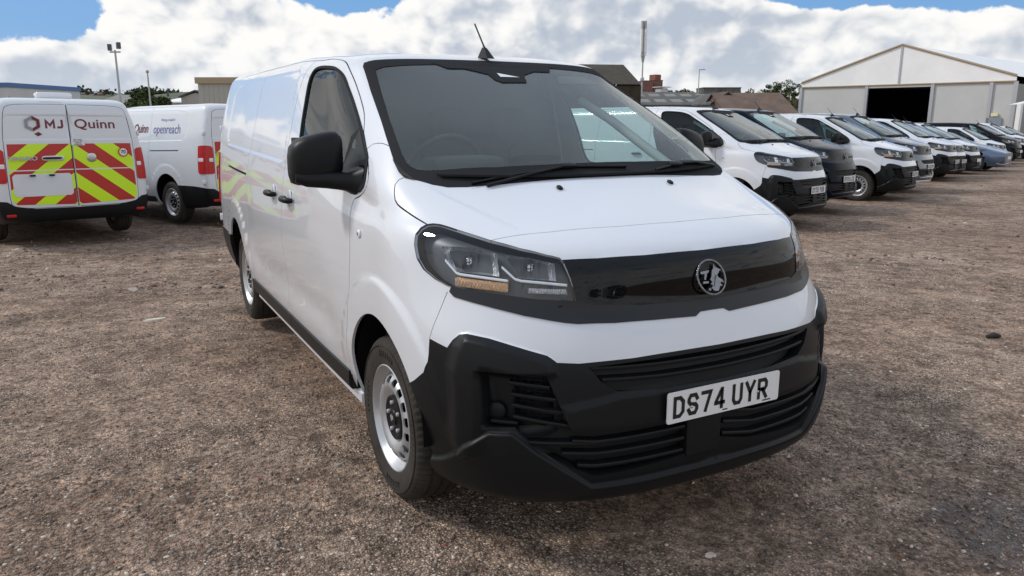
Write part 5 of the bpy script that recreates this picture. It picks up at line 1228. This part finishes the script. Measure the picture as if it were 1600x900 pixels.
def shed(label,x0,x1,ytop,d,depth,wall,roofm,rot=0,over=.15,cat='building',flat=True,ridge=None,along=True,eave=None,fascia=None):
    """a building whose front runs from photo column x0 to x1 at distance d; ridge = photo row of the ridge"""
    A=ground_at(x0,d); C_=ground_at(x1,d); fw=VF; n=(C_-A); n.z=0; Wd=n.length; ux=n.normalized(); uy=Vector((-ux.y,ux.x,0)); 
    if rot: ux=Matrix.Rotation(R(rot),3,'Z')@ux; uy=Matrix.Rotation(R(rot),3,'Z')@uy
    z0=min(A.z,C_.z)-.3; zt=zat((x0+x1)/2,ytop,d); root=empty('building',(A.x,A.y,z0)); tag(root,label,cat)
    H=zt-z0; P=lambda a,b_,z:(ux*a+uy*b_+Vector((0,0,z)))
    MB().add([P(0,0,0),P(Wd,0,0),P(Wd,depth,0),P(0,depth,0),P(0,0,H),P(Wd,0,H),P(Wd,depth,H),P(0,depth,H)],[(0,1,5,4),(1,2,6,5),(2,3,7,6),(3,0,4,7),(4,5,6,7)]).build('wall',wall,root)
    if flat:
        b=MB(); b.add([P(-over,-over,H+.004),P(Wd+over,-over,H+.004),P(Wd+over,depth+over,H+.004),P(-over,depth+over,H+.004)]+[P(-over,-over,H+.35),P(Wd+over,-over,H+.35),P(Wd+over,depth+over,H+.35),P(-over,depth+over,H+.35)],[(0,1,5,4),(1,2,6,5),(2,3,7,6),(3,0,4,7),(4,5,6,7),(0,1,2,3)]); b.build('roof',fascia or roofm,root)
    else:
        zr=zat((x0+x1)/2,ridge,d+ (depth/2 if along else 0))-z0; t_=.12
        if along: V=[P(-over,-over,H-.05),P(Wd+over,-over,H-.05),P(Wd+over,depth/2,zr),P(-over,depth/2,zr),P(Wd+over,depth+over,H-.05),P(-over,depth+over,H-.05)]; G=[(P(0,0,H),P(0,depth,H),P(0,depth/2,zr-.1)),(P(Wd,0,H),P(Wd,depth,H),P(Wd,depth/2,zr-.1))]
        else: V=[P(-over,-over,H-.05),P(-over,depth+over,H-.05),P(Wd/2,depth+over,zr),P(Wd/2,-over,zr),P(Wd+over,depth+over,H-.05),P(Wd+over,-over,H-.05)]; G=[(P(0,0,H),P(Wd,0,H),P(Wd/2,0,zr-.1)),(P(0,depth,H),P(Wd,depth,H),P(Wd/2,depth,zr-.1))]
        up=Vector((0,0,t_)); 
        b=MB()
        for q in ((0,1,2,3),(3,2,4,5)) :
            W_=[V[i] for i in q]; b.add(W_+[w_+up for w_ in W_],[(0,1,2,3),(4,5,6,7),(0,1,5,4),(1,2,6,5),(2,3,7,6),(3,0,4,7)])
        b.build('roof',roofm,root)
        b=MB(); [b.add(list(g_),[(0,1,2)]) for g_ in G]; b.build('gable',fascia or wall,root)
    return root,P,Wd,H
# marquee
d0=58.; gd=(VR*-.669+VF*.743); dp=(VR*.743+VF*.669)
OR=ground_at(1583,d0); zg=OR.z-.3
def mt_(px): r=(px-800)/1197.; return (.654-r)*d0/(.669+.743*r)
def mz_(px,py): return zat(px,py,d0+.743*mt_(px))-zg
root=empty('marquee',(OR.x,OR.y,zg)); tag(root,'large white marquee warehouse with a dark open doorway behind the right row of vans','marquee')
Q=lambda t,s_,z:gd*t+dp*s_+Vector((0,0,z))
W_=mt_(1248); He=mz_(1583,118); Hp=mz_(1409,71); Hb=mz_(1583,127); HD=mz_(1400,137); L_=34
MB().add([Q(0,0,Hb),Q(W_,0,Hb),Q(W_,0,He),Q(W_/2,0,Hp),Q(0,0,He)],[(0,1,2,3,4)]).build('gable_sheet','pvcw',root)
for a,b_,nm in ((0,mt_(1545),'wall_panel'),(mt_(1545),mt_(1453),'wall_panel'),(mt_(1350),W_,'wall_panel')):
    MB().box((Q((a+b_)/2,.10,Hb/2)),(abs(b_-a)/2-.04,.05,Hb/2-.01),Matrix((gd,dp,Vector((0,0,1)))).transposed()).build(nm,'wallp',root)
rotm=Matrix((gd,dp,Vector((0,0,1)))).transposed()
MB().box(Q((mt_(1453)+mt_(1350))/2,.10,(Hb+HD)/2),((mt_(1350)-mt_(1453))/2-.04,.05,(Hb-HD)/2),rotm).build('door_header','pvcw',root)
b=MB(); 
for t_,h_ in ((0,Hb),(mt_(1545),Hb),(mt_(1453),Hb),(mt_(1350),Hb),(W_,Hb)): MB().box(Q(t_,.02,h_/2),(.13,.10,h_/2),rotm).build('frame_post','alu',root)
MB().box(Q(W_/2,-.03,(Hb+Hp)/2),(.07,.04,(Hp-Hb)/2),rotm).build('ridge_post','alu',root)
b=MB(); b.tube([Q(0,-.05,He),Q(W_/2,-.05,Hp),Q(W_,-.05,He)],.09,6); b.tube([Q(0,-.05,Hb),Q(W_,-.05,Hb)],.06,6); b.build('gable_beam','tan',root)
MB().add([Q(-.2,-.1,He-.1),Q(W_/2,-.1,Hp),Q(W_/2,L_,Hp),Q(-.2,L_,He-.1)]+[Q(W_+.2,-.1,He-.1),Q(W_+.2,L_,He-.1)],[(0,1,2,3),(1,4,5,2)]).build('roof','pvc',root)
MB().add([Q(0,.1,0),Q(0,L_,0),Q(0,L_,He-.6),Q(0,.1,He-.6)],[(0,1,2,3)]).build('side_wall','side',root)
MB().add([Q(W_,.1,0),Q(W_,L_,0),Q(W_,L_,He),Q(W_,.1,He)],[(0,1,2,3)]).build('side_wall','side',root)
MB().add([Q(0,L_,0),Q(W_,L_,0),Q(W_,L_,He),Q(W_/2,L_,Hp),Q(0,L_,He)],[(0,1,2,3,4)]).build('back_wall','side',root)
b=MB(); b.add([Q(.2,12,0),Q(W_-.2,12,0),Q(W_-.2,12,Hb),Q(.2,12,Hb)],[(0,1,2,3)]); b.build('doorway_dark_sheet','dark',root)  # near-black sheet: the deep shade behind the doorway is put into its colour
MB().add([Q(.2,.2,.33),Q(W_-.2,.2,.33),Q(W_-.2,11.9,.33),Q(.2,11.9,.33)],[(0,1,2,3)]).build('inner_floor','dark',root)  # floor coloured near-black too, painting the unlit inside
tA,tB=mt_(1568),mt_(1543.5); hD=mz_(1556,184)
dr_=MB().box(Q((tA+tB)/2,-.03,hD/2),((tB-tA)/2,.05,hD/2),rotm).build('door','blueg',root)
MB().box(Q((tA+tB)/2,-.10,hD-1.1),((tB-tA)*.27,.01,.35),rotm).build('door_sign','sign',dr_)
MB().box(Q((tA+tB)/2,-.08,mz_(1558,179)),((tB-tA)*.22,.05,.12),rotm).build('exit_lamp','yel',root)
# white lean-to at the right edge
A=ground_at(1594,52); root=empty('lean_to',A); tag(root,'small white framed lean-to at the far right edge, in front of the marquee side','canopy')
h_=zat(1592,163,52)-A.z
for dx in (0,3.2): MB().box(VR*dx+Vector((0,0,h_/2)),(.14,.14,h_/2)).build('post','pvc',root)
MB().add([VR*-.15+Vector((0,0,h_)),VR*3+Vector((0,0,h_+.7)),VR*6+Vector((0,0,h_)),VR*-.15+VF*1+Vector((0,0,h_)),VR*3+VF*1+Vector((0,0,h_+.7)),VR*6+VF*1+Vector((0,0,h_))],[(0,1,4,3),(1,2,5,4),(0,1,2)]).build('roof','pvc',root)
# barn behind the nearest van
A=ground_at(700,52); root=empty('barn',(A.x,A.y,A.z)); tag(root,'brown barn with mossy roof behind the windscreen pillar of the nearest van','barn')
r0,r1=at(700,98,56)-A,at(974,101,56)-A; e0,e1=at(690,168,47)-A,at(1002,132,50)-A; bk0,bk1=r0+VF*9-Vector((0,0,3)),r1+VF*9-Vector((0,0,3))
e1=Vector((e1.x,e1.y,e1.z)); e0=Vector((e0.x,e0.y,e1.z-.0))
MB().add([e0,e1,r1,r0,bk1,bk0],[(0,1,2,3),(3,2,4,5)]).build('roof','moss',root)
MB().add([Vector((e0.x,e0.y,0)),Vector((e1.x,e1.y,0)),e1-Vector((0,0,.1)),e0-Vector((0,0,.1)),Vector((bk1.x,bk1.y,0)),bk1-Vector((0,0,.1)),r1-Vector((0,0,.1))],[(0,1,2,3),(1,4,5,6,2)]).build('wall','moss',root)
# telecom mast
def pole(name,label,cat,px,ybot,ytop,d,r,top=None,lean=0):
    A=ground_at(px,d); h=zat(px,ytop,d)-A.z; root=empty(name,A); tag(root,label,cat)
    MB().tube([(0,0,0),(0,0,h*.5),(0,0,h)],[r,r*.8,r*.6],8).build('pole','galv',root,50)
    if top: top(root,h)
    return root
def mast_top(root,h):
    s=.55; b=MB(); b.tube([(0,0,h-3.4),(0,0,h+.2)],[.08,.07],6)
    for k in range(3):
        a=2*pi*k/3+.4; b2=MB(); b2.box((math.cos(a)*.22,math.sin(a)*.22,h-1.4),(.07,.10,1.15),Matrix.Rotation(a,3,'Z')); b2.build('antenna_panel','pvc',root)
        b3=MB(); b3.box((math.cos(a)*.16,math.sin(a)*.16,h+.1),(.08,.08,.35)); b3.build('antenna_head','galv',root)
    MB().tube([(0,0,h-3.1),(0,0,h-2.2)],[.10,.24],8).build('collar','galv',root); MB().rbox((0,.0,h-4.6),(.16,.16,.2),.6,10).build('dish','galv',root)
pole('telecom_mast','tall grey telecom mast with clustered antennas above the brick tower block','mast',1002,150,44,70,.085,mast_top)
def flood(root,h):
    MB().tube([VR*-.3+Vector((0,0,h-.1)),VR*.3+Vector((0,0,h-.1))],.04,6).build('crossbar','galv',root)
    for s,z in ((-.28,0),(.22,.10)):
        b=MB(); b.box(VR*s+Vector((0,0,h+.15+z)),(.20,.10,.17),Matrix.Rotation(.5*s,3,'Z')); b.build('floodlight','housing',root)
pole('floodlight_pole','leaning steel floodlight pole with two lamps above the chevron van','lamp post',189,160,80,44,.085,flood)
def knob(root,h): MB().box((0,0,h-1.9),(.06,.20,.04)).build('bracket','galv',root); MB().rbox((0,0,h+.05),(.09,.09,.09),1,8).build('cap','galv',root)
pole('steel_post','thin galvanised post in front of the round green tree','post',235.5,160,114,40,.06,knob)
def arm(root,h): MB().tube([(0,0,h-.05),tuple(VR*.6+Vector((0,0,h)))],.05,6).build('lamp_arm','galv',root)
pole('street_lamp','slender street lamp above the corrugated roofs right of the brick tower','lamp post',1090,137,109,80,.07,arm)
# brick tower blocks
def tower(px0,px1,ytop,d,fl,cols_,label,dep=16):
    root,P,Wd,H=shed(label,px0,px1,ytop,d,dep,'brick','slate',cat='tower block')
    fh=2.9; n=int(H/fh); 
    pm=MB().box((0,0,0),(Wd/cols_*.22,.1,.75),Matrix((VR,VF,Vector((0,0,1)))).transposed()).build('window','pane',root)
    me=pm.data; first=True
    for f in range(max(0,n-fl),n):
        for c_ in range(cols_):
            q=P((c_+.5)*Wd/cols_,-.06,H-(n-f)*fh+1.6)
            if first: pm.location=q; first=False
            else: o=bpy.data.objects.new('window',me); col.objects.link(o); o.parent=root; o.location=q
    for a in range(1,cols_,2): pass
    return root,P,Wd,H
r_,P_,Wd_,H_=tower(1001.5,1019,127,420,7,5,'red brick tower block on the left, behind the telecom mast'); r2_,P2,W2,H2=tower(1019.5,1034,126.5,425,7,4,'red brick tower block on the right of the pair')
MB().box(P2(W2*.35,5,H2+1.8),(2.6,2,1.6)).build('roof_plant','brick',r2_)
# corrugated sheds with pale roof lights
root,P,Wd,H=shed('long grey corrugated shed with pale roof lights, behind the first white row van',985,1112,165,66,12,'blueg','slate',flat=False,ridge=146,cat='shed',rot=2)
zr=zat(1048,146,72)-(root.location.z)
for k in range(5):
    for j in range(2):
        a=1.0+k*1.45; lo=.18+j*.42; q=[]
        for (da,t) in ((0,lo),(1.0,lo),(1.0,lo+.22),(0,lo+.22)): q.append(P(a+da,6*t,H-.05+(zr-H+.05)*t+.15))
        MB().add(q,[(0,1,2,3)]).build('roof_light','skyl',root)
root,P,Wd,H=shed('blue grey gable fronted shed left of the brown tiled roof',1112,1160,163,60,14,'blueg','slate',flat=False,ridge=145.5,along=False,cat='shed')
root,P,Wd,H=shed('low building with brown tiled roof left of the marquee',1138,1247,180,56,9,'brown','brown',flat=False,ridge=147.5,cat='building')
root,P,Wd,H=shed('long flat roofed block far away beyond the street lamp',1098,1156,138,300,12,'slate','slate',cat='building')
pm=None
for k in range(12):
    for f in range(2):
        q=P((k+.5)*Wd/12,-.06,H-2-3.2*f)
        MB().box((0,0,0),(.75,.05,.8),Matrix((VR,VF,Vector((0,0,1)))).transposed()).build('window','pane',root,loc=q) if pm is None else None
A=ground_at(1033,150); root=empty('water_tank',A); tag(root,'small silver tank house on legs beside the brick tower','tank'); h_=zat(1033,143,150)-A.z
MB().rbox((0,0,h_-.2),(1.0,1.0,.8),.3,12).build('tank','galv',root); MB().box((0,0,h_+.8),(1.3,1.3,.08)).build('tank_lid','alu',root)
for a in (-.7,.7):
    for b_ in (-.7,.7): MB().box((a,b_,(h_-1)/2),(.08,.08,(h_-1)/2)).build('leg','galv',root)
# left side buildings
root,P,Wd,H=shed('cream clad warehouse with tan fascia left of the nearest van roof',312,420,131,44,14,'cream','tan',flat=True,over=.12,fascia='tan',cat='warehouse')
for k in range(1,14): MB().box(P(Wd*k/14,-.012,H/2),(.03,.012,H/2-.05),Matrix((VR,VF,Vector((0,0,1)))).transposed()).build('cladding_rib','cream',root)
shed('cream gabled shed between the round tree and the cream warehouse',284,330,152,62,12,'cream','slate',flat=False,ridge=143,along=False,cat='shed')
shed('pale low roofed shed behind the round tree',255,292,160,75,14,'cream','pvcw',flat=False,ridge=152,cat='shed')
shed('grey flat building with blue fascia at the far left edge',-60,18,136.5,60,10,'wallp','blue',flat=True,over=.08,fascia='blue',cat='building')
shed('low pale shed roof between the chevron van and the round tree',150,205,163,80,10,'tan','skyl',flat=False,ridge=150,cat='shed')
# hills and far woods
n=140; V=[];F=[]
for i in range(n+1):
    px=-1400+4400*i/n; a=math.atan((px-800)/1197.); dr=(VF*math.cos(a)+VR*math.sin(a))
    top=148+3*math.sin(px*.011)+2*math.sin(px*.031+1) if px<420 else 158+2*math.sin(px*.02)
    for k,(dd,yy) in enumerate(((420,205),(700,176),(950,top),(1500,top+3))):
        p=CAM+dr*dd; p.z=CAM.z+(184-yy)/1197*dd*math.cos(a) if k else gz(p.x,p.y)-1; V.append(p)
for i in range(n):
    for k in range(3): F.append((i*4+k,(i+1)*4+k,(i+1)*4+k+1,i*4+k+1))
tag(MB().add(V,F).build('hills','hill',None,80),kind='structure')
def leaves(name,pts,size,m,parent=None,seed=0):
    r=np.random.default_rng(seed); k=len(pts); pts=np.asarray(pts); sz=size*(.6+.8*r.random(k))[:,None]
    a=r.normal(size=(k,3)); a/=np.linalg.norm(a,axis=1,keepdims=True); b_=np.cross(a,r.normal(size=(k,3))); b_/=np.linalg.norm(b_,axis=1,keepdims=True)
    V=np.stack([pts-a*sz,pts+b_*sz*.6,pts+a*sz,pts-b_*sz*.6],1).reshape(-1,3); F=np.arange(4*k).reshape(k,4)
    me=bpy.data.meshes.new(name); me.from_pydata(V.tolist(),[],F.tolist()); me.materials.append(M[m]); o=bpy.data.objects.new(name,me); col.objects.link(o)
    if parent: o.parent=parent
    return o
def tree(label,px,ytop,d,wpx,m='leaf',nl=3500,seed=1,size=None,cat='tree',group=None,oval=1.0):
    A=ground_at(px,d); Ht=zat(px,ytop,d)-A.z; Rw=wpx/2*d/1197; root=empty('tree',A); tag(root,label,cat,group); r=np.random.default_rng(seed)
    b=MB(); b.tube([(0,0,-.2),(0,0,Ht*.35),(0,0,Ht*.75)],[Rw*.09,Rw*.07,Rw*.02],7)
    cl=[]
    ch=min(Ht*.85,Rw*2*oval)
    for k in range(26):
        t=r.random()*2*pi; z=Ht-ch*.5+(r.random()-.5)*ch*.78; q=abs(z-(Ht-ch*.5))/(ch*.5); rad=Rw*math.sqrt(max(.05,1-q*q))*(.35+.5*r.random()**.5)
        c_=np.array([rad*math.cos(t),rad*math.sin(t),z]); cl.append((c_,Rw*(.22+.16*r.random())))
        if k<9: b.tube([(0,0,Ht*.28+.02*k*Ht),tuple(c_*[.5,.5,.85]),tuple(c_)],[Rw*.035,Rw*.02,Rw*.008],5)
    b.build('trunk','bark',root)
    P=[]
    for c_,rr in cl:
        v=r.normal(size=(nl//26,3)); v/=np.linalg.norm(v,axis=1,keepdims=True); P.append(c_+v*rr*(.55+.5*r.random((len(v),1)))*[1.15,1.15,.8])
    leaves('crown',np.concatenate(P),size or Rw*.065,m,root,seed)
tree('round dense green tree behind the openreach van, behind the thin post',231,136,60,66,'leaf',7000,3,.13,oval=1.1)
for k,(px,yt,d,wp,m,lb) in enumerate(((1222,123,105,34,'leaf','tallest green tree left of the marquee peak'),(1243,129,108,22,'leaf_dark','dark green tree touching the left edge of the marquee'),(1203,132,112,26,'leaf','green bush-like tree left of the tallest one'),(1178,139,118,34,'leaf_olive','low olive tree behind the brown tiled roof'),(1160,143,112,24,'leaf','small green tree behind the blue grey gable'),(1074,137,160,24,'leaf_olive','left olive tree below the street lamp'),(1060,140,165,16,'leaf','small tree left of the olive one, below the street lamp'),(1128,141,160,30,'leaf_olive','olive tree in front of the far flat roofed block'),(1046,141,170,9,'leaf_dark','thin tree beside the silver tank'))):
    tree(lb,px,yt,d,wp,m,2600,20+k,None,group='trees beyond the right row of vans')
def wood(name,label,x0,x1,yf,d,n,size,m,seed,thick=20):
    r=np.random.default_rng(seed); P=[]
    for i in range(n):
        px=x0+(x1-x0)*r.random(); dd=d+thick*r.random(); zt=zat(px,yf(px),dd); A=ground_at(px,dd); rr=size*(.7+.8*r.random()); c_=at(px,165,dd); c_.z=zt-rr*(.9+1.8*r.random())
        v=r.normal(size=(34,3)); v/=np.linalg.norm(v,axis=1,keepdims=True); P.append(np.array(c_)+v*rr*(.7+.35*r.random((34,1))))
    o=leaves(name,np.concatenate(P),size*.22,m,None,seed); tag(o,label,'woodland',kind='stuff')
hf=lambda px:138.5+3.2*math.sin(px*.045)+2.2*math.sin(px*.13+1)+(3 if px>250 else 0)
wood('far_wood','dark belt of distant trees along the hill at left',-80,318,hf,880,1000,8.5,'leaf_dark',4,60)
wood('wood_belt','low belt of trees along the horizon at right',960,1250,lambda px:146+1.5*math.sin(px*.08),240,260,2.6,'leaf_olive',5)
for k,(px,yy,c_) in enumerate(((95,147,'brown'),(112,149,'cream'),(126,146,'brick'),(140,148,'brown'),(153,146,'brick'),(165,149,'cream'),(178,148,'brick'))):
    shed('tiny far %s house on the wooded hill, %s from left of seven'%({'brown':'brown','cream':'pale','brick':'brick'}[c_],('first','second','third','fourth','fifth','sixth','last')[k]),px,px+7,yy+1.5,840-5*k,7,c_,'slate',flat=False,ridge=yy-1,over=.3,cat='house')
A=ground_at(264,800); h_=zat(264,137,800)-A.z; root=empty('church',A); tag(root,'distant church spire on the skyline right of the round tree','church')
MB().tube([(0,0,h_-14),(0,0,h_)],[2.2,.1],6).build('spire','slate',root); MB().box((0,0,(h_-14)/2),(2.3,2.3,(h_-14)/2)).build('tower','cream',root)
